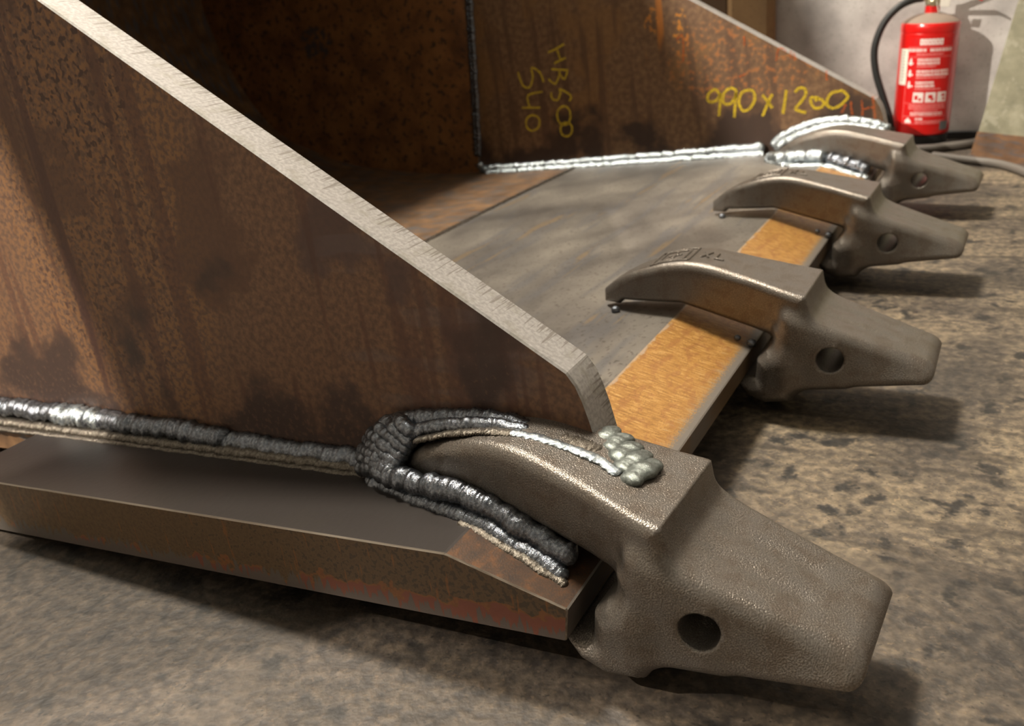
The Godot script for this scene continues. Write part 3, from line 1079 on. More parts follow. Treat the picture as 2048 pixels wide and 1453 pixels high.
func _net(lo: Vector3, hi: Vector3, cell: float) -> MB:
	var nx := int(ceil((hi.x - lo.x) / cell)) + 1
	var ny := int(ceil((hi.y - lo.y) / cell)) + 1
	var nzz := int(ceil((hi.z - lo.z) / cell)) + 1
	var val := PackedFloat32Array()
	val.resize(nx * ny * nzz)
	val.fill(1.0)
	var blk := 6
	for bx in range(0, nx, blk):
		for by in range(0, ny, blk):
			for bz in range(0, nzz, blk):
				var mid := lo + Vector3(bx + blk / 2.0, by + blk / 2.0, bz + blk / 2.0) * cell
				var dm := _field(mid)
				var reach := blk * cell * 1.1
				var near := absf(dm) < reach
				for x in range(bx, mini(bx + blk, nx)):
					for y in range(by, mini(by + blk, ny)):
						var k := (x * ny + y) * nzz
						for z in range(bz, mini(bz + blk, nzz)):
							val[k + z] = _field(lo + Vector3(x, y, z) * cell) if near else dm
	var at := {}
	var mb := MB.new()
	var off := [Vector3i(0, 0, 0), Vector3i(1, 0, 0), Vector3i(0, 1, 0), Vector3i(1, 1, 0), Vector3i(0, 0, 1), Vector3i(1, 0, 1), Vector3i(0, 1, 1), Vector3i(1, 1, 1)]
	var edges := [[0, 1], [2, 3], [4, 5], [6, 7], [0, 2], [1, 3], [4, 6], [5, 7], [0, 4], [1, 5], [2, 6], [3, 7]]
	for x in nx - 1:
		for y in ny - 1:
			for z in nzz - 1:
				var k := (x * ny + y) * nzz + z
				var v0 := val[k]
				if absf(v0) > cell * 2.5:
					continue
				var c := [v0, val[k + ny * nzz], val[k + nzz], val[k + ny * nzz + nzz], val[k + 1], val[k + ny * nzz + 1], val[k + nzz + 1], val[k + ny * nzz + nzz + 1]]
				var inside := 0
				for i in 8:
					inside += 1 if c[i] < 0.0 else 0
				if inside == 0 or inside == 8:
					continue
				var sum := Vector3.ZERO
				var m := 0
				for e in edges:
					var a: float = c[e[0]]
					var b: float = c[e[1]]
					if (a < 0.0) != (b < 0.0):
						sum += Vector3(off[e[0]]).lerp(Vector3(off[e[1]]), a / (a - b))
						m += 1
				var p := lo + (Vector3(x, y, z) + sum / m) * cell
				var h := 0.0006
				var f := _field(p)
				var g := Vector3(_field(p + Vector3(h, 0, 0)) - f, _field(p + Vector3(0, h, 0)) - f, _field(p + Vector3(0, 0, h)) - f)
				var nn := g.normalized()
				p -= nn * f
				at[k] = mb.vert(p, nn, Vector2(p.x, p.z))
	for k in at:
		var v0 := val[k]
		var z: int = k % nzz
		var y: int = (k / nzz) % ny
		var x: int = k / (nzz * ny)
		# the three edges that leave this corner along +x, +y, +z
		for ax in 3:
			var step: int = [ny * nzz, nzz, 1][ax]
			var o1: int = [nzz, 1, ny * nzz][ax]
			var o2: int = [1, ny * nzz, nzz][ax]
			if (v0 < 0.0) == (val[k + step] < 0.0):
				continue
			if not (at.has(k - o1) and at.has(k - o2) and at.has(k - o1 - o2)):
				continue
			mb.tri(at[k], at[k - o1], at[k - o1 - o2])
			mb.tri(at[k], at[k - o1 - o2], at[k - o2])
	return mb


func _adapters(b: Node3D) -> void:
	_make_strap()
	var mb := _net(Vector3(-0.158, -0.076, -0.061), Vector3(0.150, 0.054, 0.061), 0.0021)
	var mesh := joined([[mb, M.forged_steel]])
	var spots := [[-0.0655, 3.0, 0.0], [-0.0655, 0.0, 0.003], [-0.068, 1.0, 0.003], [-0.060, 2.0, 0.0]]
	var labels := ["nearest adapter, welded to the near side plate", "second adapter, only tacked in place", "third adapter, only tacked in place", "farthest adapter, welded to the far side plate"]
	for i in 4:
		var o := MeshInstance3D.new()
		o.name = numbered("tooth_adapter", b)
		o.mesh = mesh
		b.add_child(o, true)
		o.set_meta("label", labels[i])
		o.position = Vector3(0.003 if i == 0 else 0.0, spots[i][2], spots[i][0] - ADAPTER_STEP * i)
		o.rotation.y = deg_to_rad(-spots[i][1])
		if i == 1 or i == 2:
			_cast_mark(o)
			_tacks(o)


# raised maker's mark on the strap: a frame with bars in it, then two worn characters
func _cast_mark(o: Node3D) -> void:
	var mb := MB.new()
	var rows := [[-0.090, -0.020, -0.090, 0.016], [-0.055, -0.020, -0.055, 0.016], [-0.090, -0.020, -0.055, -0.020], [-0.090, 0.016, -0.055, 0.016], [-0.084, -0.015, -0.084, 0.011], [-0.061, -0.015, -0.061, 0.011], [-0.084, -0.015, -0.061, -0.015], [-0.084, 0.011, -0.061, 0.011], [-0.0725, -0.010, -0.0725, 0.006], [-0.078, -0.002, -0.067, -0.002], [-0.046, -0.008, -0.040, 0.006], [-0.046, 0.006, -0.040, -0.008], [-0.034, -0.008, -0.034, 0.006], [-0.034, 0.006, -0.027, 0.006]]
	for r in rows:
		var a := Vector2(r[0], r[1])
		var e := Vector2(r[2], r[3])
		var k := maxi(1, int(a.distance_to(e) / 0.006))
		for i in k:
			var p := a.lerp(e, float(i) / k)
			var q := a.lerp(e, float(i + 1) / k)
			var pa := Vector3(p.x, _top_y(p.x) + 0.0002, p.y - 0.085 * (0.03 - p.x))
			var qa := Vector3(q.x, _top_y(q.x) + 0.0002, q.y - 0.085 * (0.03 - q.x))
			var x := (qa - pa).normalized()
			var side := x.cross(Vector3.UP).normalized()
			var xf := Transform3D(Basis(x, side.cross(x), side), (pa + qa) / 2)
			var half := pa.distance_to(qa) / 2 + 0.0008
			mb.box(Vector3(-half, -0.0012, -0.0011), Vector3(half, 0.0011, 0.0011), 0.0005, xf)
	part("cast_mark", [[mb, M.forged_steel]], o)


func _tacks(o: Node3D) -> void:
	for p in [[Vector3(-0.128, -0.001, 0.006), 0.0042], [Vector3(0.0, -0.0215, 0.027), 0.0042], [Vector3(-0.012, -0.0175, 0.026), 0.003]]:
		part("tack_weld", [[ball(p[0], Vector3(p[1], p[1] * 0.9, p[1]), 14), M.weld_dark]], o)


# --- welds

func _welds(b: Node3D) -> void:
	var up := Vector3(0, 0.8, 0.6)
	# round the first adapter: the fillet against the side plate, in passes
	part("weld_bead", [[bead([Vector3(-0.160, 0.030, -0.087), Vector3(-0.1422, 0.0375, -0.0868), Vector3(-0.1184, 0.0418, -0.086), Vector3(-0.0958, 0.0442, -0.085), Vector3(-0.0745, 0.0450, -0.0842), Vector3(-0.0579, 0.0430, -0.0838), Vector3(-0.046, 0.0390, -0.0835)], 0.0062, 0.0060, up, 0.0026, 0.0006, 101), M.weld_dark]], b)
	part("weld_bead", [[bead([Vector3(-0.0495, 0.0395, -0.084), Vector3(-0.0398, 0.0365, -0.084), Vector3(-0.031, 0.0330, -0.084)], 0.0060, 0.0052, up, 0.006, 0.0012, 102), M.weld_bright]], b)
	part("weld_bead", [[bead([Vector3(-0.036, 0.0335, -0.085), Vector3(-0.0217, 0.0310, -0.085), Vector3(-0.0095, 0.0300, -0.085)], 0.0055, 0.003, up, 0.004, 0.0004, 103), M.weld_stained]], b)
	part("weld_bead", [[bead([Vector3(-0.1346, 0.0330, -0.0782), Vector3(-0.1183, 0.0385, -0.0780), Vector3(-0.0919, 0.0440, -0.0770), Vector3(-0.0641, 0.0455, -0.0760), Vector3(-0.043, 0.0420, -0.0752)], 0.0046, 0.0036, up, 0.0022, 0.0004, 104), M.weld_dark]], b)
	part("weld_bead", [[bead([Vector3(-0.1212, 0.0338, -0.0704), Vector3(-0.0946, 0.0410, -0.0695), Vector3(-0.0667, 0.0455, -0.0684), Vector3(-0.0439, 0.0452, -0.0676)], 0.0042, 0.0016, Vector3.UP, 0.002, 0.0005, 105), M.weld_stained]], b)
	part("weld_bead", [[bead([Vector3(-0.052, 0.0465, -0.0680), Vector3(-0.0288, 0.0435, -0.067), Vector3(-0.0109, 0.0397, -0.0655), Vector3(0.006, 0.0355, -0.0620), Vector3(0.016, 0.0325, -0.0560)], 0.0036, 0.0014, Vector3.UP, 0.005, 0.0003, 106), M.weld_bright]], b)
	part("weld_bead", [[bead([Vector3(-0.0465, 0.0430, -0.0775), Vector3(-0.0213, 0.0395, -0.0765), Vector3(0.0, 0.0355, -0.0755)], 0.0075, 0.0026, Vector3.UP, 0.003, 0.0004, 107), M.weld_stained]], b)
	# round the tip of the strap: short overlapping runs, then down along its near side
	var tip := [[Vector3(-0.1438, 0.0385, -0.0893), Vector3(-0.122, 0.0335, -0.076)], [Vector3(-0.1535, 0.0355, -0.0896), Vector3(-0.124, 0.0290, -0.075)], [Vector3(-0.162, 0.0312, -0.09), Vector3(-0.128, 0.0240, -0.073)], [Vector3(-0.1687, 0.0262, -0.09), Vector3(-0.131, 0.0195, -0.071)], [Vector3(-0.174, 0.0205, -0.09), Vector3(-0.133, 0.016, -0.069)], [Vector3(-0.178, 0.0145, -0.09), Vector3(-0.135, 0.0135, -0.066)], [Vector3(-0.181, 0.008, -0.089), Vector3(-0.136, 0.0120, -0.0645)], [Vector3(-0.179, 0.002, -0.085), Vector3(-0.135, 0.0105, -0.0625)]]
	for i in tip.size():
		var a: Vector3 = tip[i][0]
		var e: Vector3 = tip[i][1]
		part("weld_bead", [[bead([a, a.lerp(e, 0.5) + Vector3(-0.002, 0.003, 0.002), e], 0.0052, 0.0060, up, 0.008, 0.0005, 110 + i), M.weld_dark]], b)
	part("weld_bead", [[bead([Vector3(-0.146, 0.010, -0.0670), Vector3(-0.122, 0.0110, -0.0610), Vector3(-0.093, 0.0125, -0.0540), Vector3(-0.073, 0.010, -0.0510), Vector3(-0.056, 0.0055, -0.0490), Vector3(-0.0366, -0.002, -0.0455), Vector3(-0.0213, -0.0075, -0.0430), Vector3(-0.0065, -0.0125, -0.0390)], 0.0070, 0.0066, Vector3(0, 0.75, 0.66), 0.0021, 0.0006, 120), M.weld_dark]], b)
	part("weld_bead", [[bead([Vector3(-0.168, 0.0005, -0.0766), Vector3(-0.138, 0.0005, -0.0660), Vector3(-0.1126, 0.001, -0.0570), Vector3(-0.0824, 0.001, -0.0485), Vector3(-0.067, -0.0005, -0.0455), Vector3(-0.0468, -0.0070, -0.0405), Vector3(-0.0265, -0.0135, -0.0360), Vector3(-0.009, -0.0190, -0.0310)], 0.0060, 0.0046, Vector3(0, 0.9, 0.43), 0.0024, 0.0005, 121), M.weld_dark]], b)
	part("weld_bead", [[bead([Vector3(-0.080, -0.0005, -0.0420), Vector3(-0.0649, -0.003, -0.0385), Vector3(-0.0421, -0.0094, -0.0340), Vector3(-0.0223, -0.0156, -0.0295), Vector3(-0.007, -0.0203, -0.0265)], 0.0036, 0.0024, Vector3.UP, 0.002, 0.0005, 122), M.weld_stained]], b)
	# the pad of short runs in front of the side plate's nose
	for i in 5:
		var f := i / 4.0
		var a := Vector3(-0.003, 0.0355, -0.104).lerp(Vector3(0.0275, 0.0295, -0.080), f)
		var e := Vector3(-0.0075, 0.0350, -0.085).lerp(Vector3(0.0205, 0.0300, -0.052), f)
		part("weld_bead", [[bead([a, a.lerp(e, 0.5) + Vector3(0.0014, 0.001, 0), e], 0.0074, 0.0038, Vector3.UP, 0.0016, 0.00016, 130 + i), M.weld_dull]], b)
	# along the foot of the near side plate
	part("weld_bead", [[bead([Vector3(-0.66, 0.0115, -0.106), Vector3(-0.5844, 0.0123, -0.1034), Vector3(-0.4731, 0.0115, -0.0993), Vector3(-0.3877, 0.0110, -0.0962), Vector3(-0.304, 0.0100, -0.0931)], 0.0082, 0.0072, up, 0.0024, 0.0006, 140), M.weld_dark]], b)
	part("weld_bead", [[bead([Vector3(-0.316, 0.0075, -0.0945), Vector3(-0.2343, 0.0065, -0.0920), Vector3(-0.176, 0.006, -0.0900)], 0.0068, 0.005, up, 0.003, 0.0004, 141), M.weld_dark]], b)
	part("weld_bead", [[bead([Vector3(-0.66, 0.002, -0.096), Vector3(-0.573, 0.002, -0.0945), Vector3(-0.488, 0.002, -0.0925), Vector3(-0.387, 0.002, -0.0900), Vector3(-0.307, 0.002, -0.088), Vector3(-0.239, 0.0015, -0.0875), Vector3(-0.172, 0.001, -0.0860)], 0.0056, 0.0040, Vector3.UP, 0.0026, 0.0005, 142), M.weld_stained]], b)
	part("weld_bead", [[bead([Vector3(-0.66, -0.0005, -0.088), Vector3(-0.55, -0.0005, -0.087), Vector3(-0.4, -0.0005, -0.085), Vector3(-0.25, -0.0005, -0.082), Vector3(-0.165, -0.0005, -0.080)], 0.0036, 0.0020, Vector3.UP, 0.002, 0.0005, 143), M.weld_stained]], b)
	part("weld_bead", [[bead([Vector3(-0.505, 0.0120, -0.0997), Vector3(-0.475, 0.0125, -0.0985), Vector3(-0.440, 0.0115, -0.0975)], 0.0086, 0.0072, up, 0.006, 0.0012, 144), M.weld_bright]], b)
	# inside, along the foot of the far side plate
	var upf := Vector3(0, 0.7, 0.7)
	part("weld_bead", [[bead([Vector3(-0.715, 0.006, -1.203), Vector3(-0.56, 0.006, -1.203), Vector3(-0.35, 0.008, -1.203), Vector3(-0.179, 0.010, -1.203)], 0.0088, 0.007, upf, 0.004, 0.001, 150, 0.0016), M.weld_bright]], b)
	part("weld_bead", [[bead([Vector3(-0.70, 0.0, -1.192), Vector3(-0.45, 0.0, -1.192), Vector3(-0.177, 0.001, -1.190)], 0.0078, 0.0055, upf, 0.004, 0.001, 151, 0.0016), M.weld_bright]], b)
	part("weld_bead", [[bead([Vector3(-0.168, 0.014, -1.195), Vector3(-0.144, 0.029, -1.195), Vector3(-0.105, 0.042, -1.194), Vector3(-0.06, 0.046, -1.192), Vector3(-0.017, 0.038, -1.190), Vector3(0.012, 0.027, -1.188)], 0.0072, 0.006, upf, 0.004, 0.0008, 152, 0.0016), M.weld_bright]], b)
	part("weld_bead", [[bead([Vector3(-0.160, 0.010, -1.180), Vector3(-0.135, 0.024, -1.178), Vector3(-0.10, 0.0355, -1.174), Vector3(-0.06, 0.0395, -1.172), Vector3(-0.014, 0.033, -1.170), Vector3(0.010, 0.024, -1.168)], 0.0066, 0.0048, upf, 0.004, 0.0008, 153, 0.0016), M.weld_bright]], b)
	part("weld_bead", [[bead([Vector3(-0.158, 0.002, -1.140), Vector3(-0.135, 0.006, -1.112), Vector3(-0.10, 0.009, -1.096), Vector3(-0.062, 0.009, -1.087)], 0.0105, 0.0105, upf, 0.004, 0.0010, 154, 0.0016), M.weld_bright]], b)
	part("weld_bead", [[bead([Vector3(-0.066, 0.008, -1.088), Vector3(-0.035, -0.001, -1.081), Vector3(-0.002, -0.0115, -1.073)], 0.0095, 0.0095, upf, 0.004, 0.0010, 155, 0.0016), M.weld_dark]], b)
	part("weld_bead", [[bead([Vector3(-0.155, -0.001, -1.125), Vector3(-0.115, -0.001, -1.084), Vector3(-0.06, -0.003, -1.072), Vector3(-0.03, -0.0125, -1.066), Vector3(-0.001, -0.021, -1.060)], 0.0065, 0.005, Vector3.UP, 0.004, 0.0010, 156, 0.0016), M.weld_bright]], b)
	# the upright joint between the two sheets of the far side
	part("weld_bead", [[bead([Vector3(-0.7155, 0.030, -1.209), Vector3(-0.700, 0.16, -1.209), Vector3(-0.684, 0.305, -1.209), Vector3(-0.664, 0.48, -1.209)], 0.0052, 0.0042, Vector3(0, 0, 1), 0.007, 0.0012, 160, 0.0016), M.weld_dark]], b)
	part("weld_bead", [[bead([Vector3(-0.7235, 0.030, -1.2105), Vector3(-0.708, 0.16, -1.2105), Vector3(-0.692, 0.305, -1.2105), Vector3(-0.672, 0.48, -1.2105)], 0.0044, 0.003, Vector3(0, 0, 1), 0.006, 0.0006, 161, 0.0016), M.weld_dark]], b)
	part("weld_bead", [[bead([Vector3(-0.717, 0.012, -1.202), Vector3(-0.710, 0.014, -1.199), Vector3(-0.703, 0.012, -1.2)], 0.008, 0.008, upf, 0.006, 0.0008, 162), M.weld_bright]], b)


# --- writing on the far side plate

const CHALK := {
	"990x1200": [[-0.249, 0.1, -0.256, 0.108, -0.266, 0.104, -0.27, 0.095, -0.266, 0.089, -0.255, 0.091, -0.248, 0.1], [-0.248, 0.101, -0.25, 0.085, -0.253, 0.065], [-0.222, 0.103, -0.23, 0.108, -0.24, 0.103, -0.245, 0.092, -0.242, 0.084, -0.232, 0.084, -0.224, 0.094, -0.222, 0.103], [-0.223, 0.1, -0.225, 0.081, -0.228, 0.061], [-0.203, 0.102, -0.213, 0.099, -0.219, 0.086, -0.216, 0.074, -0.211, 0.07, -0.201, 0.074, -0.193, 0.087, -0.195, 0.099, -0.203, 0.102], [-0.181, 0.092, -0.173, 0.082, -0.166, 0.07], [-0.165, 0.092, -0.173, 0.078, -0.182, 0.059], [-0.143, 0.096, -0.146, 0.079, -0.15, 0.06], [-0.13, 0.091, -0.123, 0.097, -0.115, 0.095, -0.114, 0.085, -0.124, 0.073, -0.13, 0.066, -0.122, 0.061, -0.114, 0.059], [-0.094, 0.079, -0.105, 0.081, -0.106, 0.073, -0.1, 0.064, -0.089, 0.066, -0.087, 0.073, -0.094, 0.078, -0.1, 0.075], [-0.059, 0.087, -0.074, 0.085, -0.082, 0.075, -0.081, 0.066, -0.072, 0.062, -0.06, 0.067, -0.051, 0.078, -0.059, 0.087]],
	"HB500": [[-0.546, 0.199, -0.529, 0.204, -0.513, 0.21], [-0.529, 0.204, -0.524, 0.184], [-0.537, 0.18, -0.514, 0.187], [-0.512, 0.166, -0.544, 0.171], [-0.514, 0.164, -0.521, 0.152, -0.529, 0.161, -0.528, 0.166], [-0.529, 0.161, -0.54, 0.146, -0.552, 0.155], [-0.55, 0.132, -0.549, 0.121, -0.539, 0.118, -0.532, 0.13, -0.532, 0.136, -0.513, 0.123, -0.517, 0.114], [-0.519, 0.084, -0.525, 0.076, -0.534, 0.074, -0.542, 0.08, -0.544, 0.091, -0.54, 0.101, -0.531, 0.106, -0.523, 0.104, -0.518, 0.095, -0.519, 0.084], [-0.519, 0.061, -0.525, 0.055, -0.533, 0.054, -0.539, 0.058, -0.541, 0.066, -0.538, 0.074, -0.53, 0.078, -0.523, 0.076, -0.518, 0.07, -0.519, 0.061]],
	"S40": [[-0.61, 0.173, -0.604, 0.15, -0.591, 0.145, -0.582, 0.161, -0.582, 0.177, -0.567, 0.168, -0.562, 0.151], [-0.567, 0.135, -0.596, 0.131, -0.596, 0.11], [-0.575, 0.108, -0.612, 0.111], [-0.581, 0.078, -0.588, 0.071, -0.598, 0.069, -0.606, 0.074, -0.608, 0.083, -0.604, 0.092, -0.595, 0.096, -0.585, 0.094, -0.58, 0.087, -0.581, 0.078]],
	"orange": [[-0.156, 0.142, -0.154, 0.156, -0.148, 0.16, -0.141, 0.154], [-0.134, 0.154, -0.134, 0.143], [-0.129, 0.151, -0.128, 0.138], [-0.082, 0.12, -0.081, 0.104], [-0.047, 0.07, -0.045, 0.048], [-0.031, 0.07, -0.03, 0.046], [-0.031, 0.057, -0.015, 0.058], [-0.015, 0.074, -0.012, 0.041], [-0.061, 0.053, -0.054, 0.066], [-0.315, 0.192, -0.304, 0.198, -0.304, 0.177, -0.307, 0.156], [-0.205, 0.184, -0.205, 0.171], [-0.216, 0.124, -0.206, 0.127]],
}


func _chalk(b: Node3D) -> void:
	for word in CHALK:
		var mb := MB.new()
		var lone: bool = word == "orange"
		var wide: float = {"990x1200": 0.0046, "HB500": 0.0034, "S40": 0.0034, "orange": 0.0036}[word]
		var seed_at := 0.0
		for s in CHALK[word]:
			var pts := []
			for i in range(0, s.size(), 2):
				pts.append(Vector3(s[i], s[i + 1], -1.2092))
			var path := smooth_path(pts, 0.002) if pts.size() > 2 else smooth_path([pts[0], pts[0].lerp(pts[1], 0.5), pts[1]], 0.002)
			seed_at += 0.37
			if lone:
				mb = MB.new()
			var run := seed_at
			for i in path.size():
				var d := (path[mini(i + 1, path.size() - 1)] - path[maxi(i - 1, 0)]).normalized()
				var side := Vector3(-d.y, d.x, 0) * wide * 0.5
				if i:
					run += path[i].distance_to(path[i - 1])
				mb.vert(path[i] - side, Vector3(0, 0, 1), Vector2(run * 9.0, seed_at))
				mb.vert(path[i] + side, Vector3(0, 0, 1), Vector2(run * 9.0, seed_at + wide * 9.0))
				if i:
					var k := mb.v.size()
					mb.tri(k - 4, k - 3, k - 1)
					mb.tri(k - 4, k - 1, k - 2)
			if lone:
				part("chalk_mark", [[mb, M.chalk_orange]], b, "faint orange chalk stroke")
		if lone:
			continue
		part("chalk_mark" if word == "orange" else "chalk_writing", [[mb, M.chalk_orange if word == "orange" else M.chalk_yellow]], b, {"990x1200": "yellow chalk writing 990x1200", "HB500": "yellow chalk writing HB500", "S40": "yellow chalk writing S40", "orange": "faint orange chalk strokes"}[word])


# ------------------------------------------------------------------ the extinguisher

func _build_extinguisher() -> void:
	var e := thing("fire_extinguisher", "red fire extinguisher with black hose standing against the pale wall", "extinguisher", Vector3(0.013, 0, -1.636))
	e.rotation.z = deg_to_rad(-1.7)
	e.rotation.y = deg_to_rad(4.0)
	var red := flat_mat("red_enamel", c8(214, 22, 20), 0.28, 0.0)
	red.clearcoat_enabled = true
	red.clearcoat = 0.6
	red.clearcoat_roughness = 0.1
	var body := lathe([Vector2(0.044, 0.026), Vector2(0.0495, 0.03), Vector2(0.0505, 0.034), Vector2(0.0505, 0.2085), Vector2(0.0498, 0.2092), Vector2(0.0498, 0.2102), Vector2(0.0507, 0.211), Vector2(0.0512, 0.218), Vector2(0.0508, 0.2235), Vector2(0.0495, 0.2265)], 56)
	part("cylinder", [[body, red]], e)
	var dome := lathe([Vector2(0.0496, 0.2262), Vector2(0.045, 0.2310), Vector2(0.034, 0.2365), Vector2(0.022, 0.2405), Vector2(0.013, 0.2425)], 48)
	part("shoulder", [[dome, flat_mat("dusty_red", c8(128, 112, 100), 0.85, 0.0)]], e, "dusty grey shoulder")
	part("neck", [[lathe([Vector2(0.0130, 0.2415), Vector2(0.0125, 0.254), Vector2(0.0, 0.254)], 24), red]], e)
	part("foot_ring", [[lathe([Vector2(0.040, 0.0), Vector2(0.0475, 0.001), Vector2(0.0485, 0.006), Vector2(0.048, 0.026), Vector2(0.045, 0.028)], 48), flat_mat("black_plastic", c8(30, 30, 31), 0.5, 0.0)]], e, "black plastic foot")
	var brass := flat_mat("valve_metal", c8(190, 180, 150), 0.3, 0.8)
	var valve := lathe([Vector2(0.011, 0.254), Vector2(0.013, 0.256), Vector2(0.013, 0.262), Vector2(0.010, 0.266), Vector2(0.010, 0.284), Vector2(0.0, 0.284)], 20)
	append(valve, tube([Vector3(-0.006, 0.268, 0.002), Vector3(-0.030, 0.268, 0.003)], 0.0058, 16))
	var valve_part := part("valve", [[valve, brass]], e)
	part("gauge", [[ball(Vector3(0.001, 0.261, 0.013), Vector3(0.0075, 0.0075, 0.004), 18), brass]], valve_part)
	var seal := MB.new()
	seal.box(Vector3(0.012, 0.246, 0.006), Vector3(0.0135, 0.268, 0.016), 0.0004, Transform3D(Basis(Vector3(0, 0, 1), 0.25), Vector3(0.06, 0.0, 0)))
	seal.box(Vector3(0.012, 0.252, 0.004), Vector3(0.028, 0.266, 0.0055), 0.0005, Transform3D(Basis(Vector3(0, 0, 1), -0.12), Vector3(-0.03, 0.004, 0.004)))
	part("safety_seal", [[seal, flat_mat("white_tag", c8(220, 214, 204), 0.6, 0.0)]], valve_part)
	var lever := MB.new()
	lever.box(Vector3(0.0, -0.0015, -0.008), Vector3(0.055, 0.0015, 0.008), 0.001, Transform3D(Basis(Vector3(0, 0, 1), -0.07), Vector3(0.008, 0.2735, 0)))
	lever.box(Vector3(0.0, -0.0015, -0.008), Vector3(0.022, 0.0015, 0.008), 0.001, Transform3D(Basis(Vector3(0, 0, 1), -0.5), Vector3(0.0625, 0.2697, 0)))
	part("carry_handle", [[lever, red]], e)
	var squeeze := MB.new()
	squeeze.box(Vector3(0.0, -0.0015, -0.008), Vector3(0.075, 0.0015, 0.008), 0.001, Transform3D(Basis(Vector3(0, 0, 1), 0.32), Vector3(0.0, 0.283, 0)))
	part("squeeze_lever", [[squeeze, red]], e)
	var rubber := flat_mat("black_rubber", c8(34, 34, 34), 0.55, 0.0)
	var hose := part("hose", [[tube([Vector3(-0.018, 0.268, 0.003), Vector3(-0.034, 0.266, 0.012), Vector3(-0.056, 0.256, 0.026), Vector3(-0.077, 0.233, 0.034), Vector3(-0.089, 0.202, 0.036), Vector3(-0.0915, 0.174, 0.036), Vector3(-0.085, 0.139, 0.036), Vector3(-0.070, 0.098, 0.036), Vector3(-0.055, 0.058, 0.034), Vector3(-0.051, 0.036, 0.032)], 0.0066, 18, 0.006), rubber]], e)
	part("nozzle", [[tube([Vector3(-0.0515, 0.042, 0.0325), Vector3(-0.050, 0.014, 0.031)], 0.0078, 16), flat_mat("nozzle_grey", c8(96, 92, 88), 0.5, 0.0)]], hose)
	# printed label, wrapped round the front
	_wrap(e, "label", 0.05075, -41, 53, 0.049, 0.202, _label_print(), "red and white printed label")
	_wrap(e, "inspection_sticker", 0.05085, -62, -40, 0.119, 0.183, _sticker_print(), "white inspection sticker")
	_wrap(e, "grey_tag", 0.05085, 40, 62, 0.037, 0.053, null, "small grey sticker")


func _wrap(e: Node3D, called: String, r: float, a0: float, a1: float, y0: float, y1: float, im: Image, label: String) -> void:
	var rows := []
	var uvs := []
	for i in 2:
		var row := PackedVector3Array()
		var uv := PackedVector2Array()
		for j in 25:
			var a := deg_to_rad(lerpf(a0, a1, j / 24.0))
			row.append(Vector3(sin(a) * r, y1 if i == 0 else y0, cos(a) * r))
			uv.append(Vector2(j / 24.0, i))
		rows.append(row)
		uvs.append(uv)
	var mb := MB.new()
	mb.grid(rows, uvs, false)
	if mb.n[12].dot(Vector3(rows[0][12].x, 0, rows[0][12].z)) < 0:
		mb = MB.new()
		mb.grid(rows, uvs, true)
	var m: StandardMaterial3D
	if im:
		m = mat(called, ImageTexture.create_from_image(im), 0.35, 0.0)
	else:
		m = flat_mat(called, c8(112, 116, 120), 0.4, 0.2)
	part(called, [[mb, m]], e, label)


func _text_rows(im: Image, x0: int, y0: int, x1: int, rows: int, hgt: int, gap: int, c: Color, rng: RandomNumberGenerator) -> void:
	for r in rows:
		var x := x0
		while x < x1 - 4:
			var wd := rng.randi_range(12, 40)
			for k in range(0, wd, 5):
				if x + k + 4 < x1:
					im.fill_rect(Rect2i(x + k, y0 + r * (hgt + gap) + rng.randi_range(0, 1), 4, hgt - rng.randi_range(0, 2)), c)
			x += wd + 6


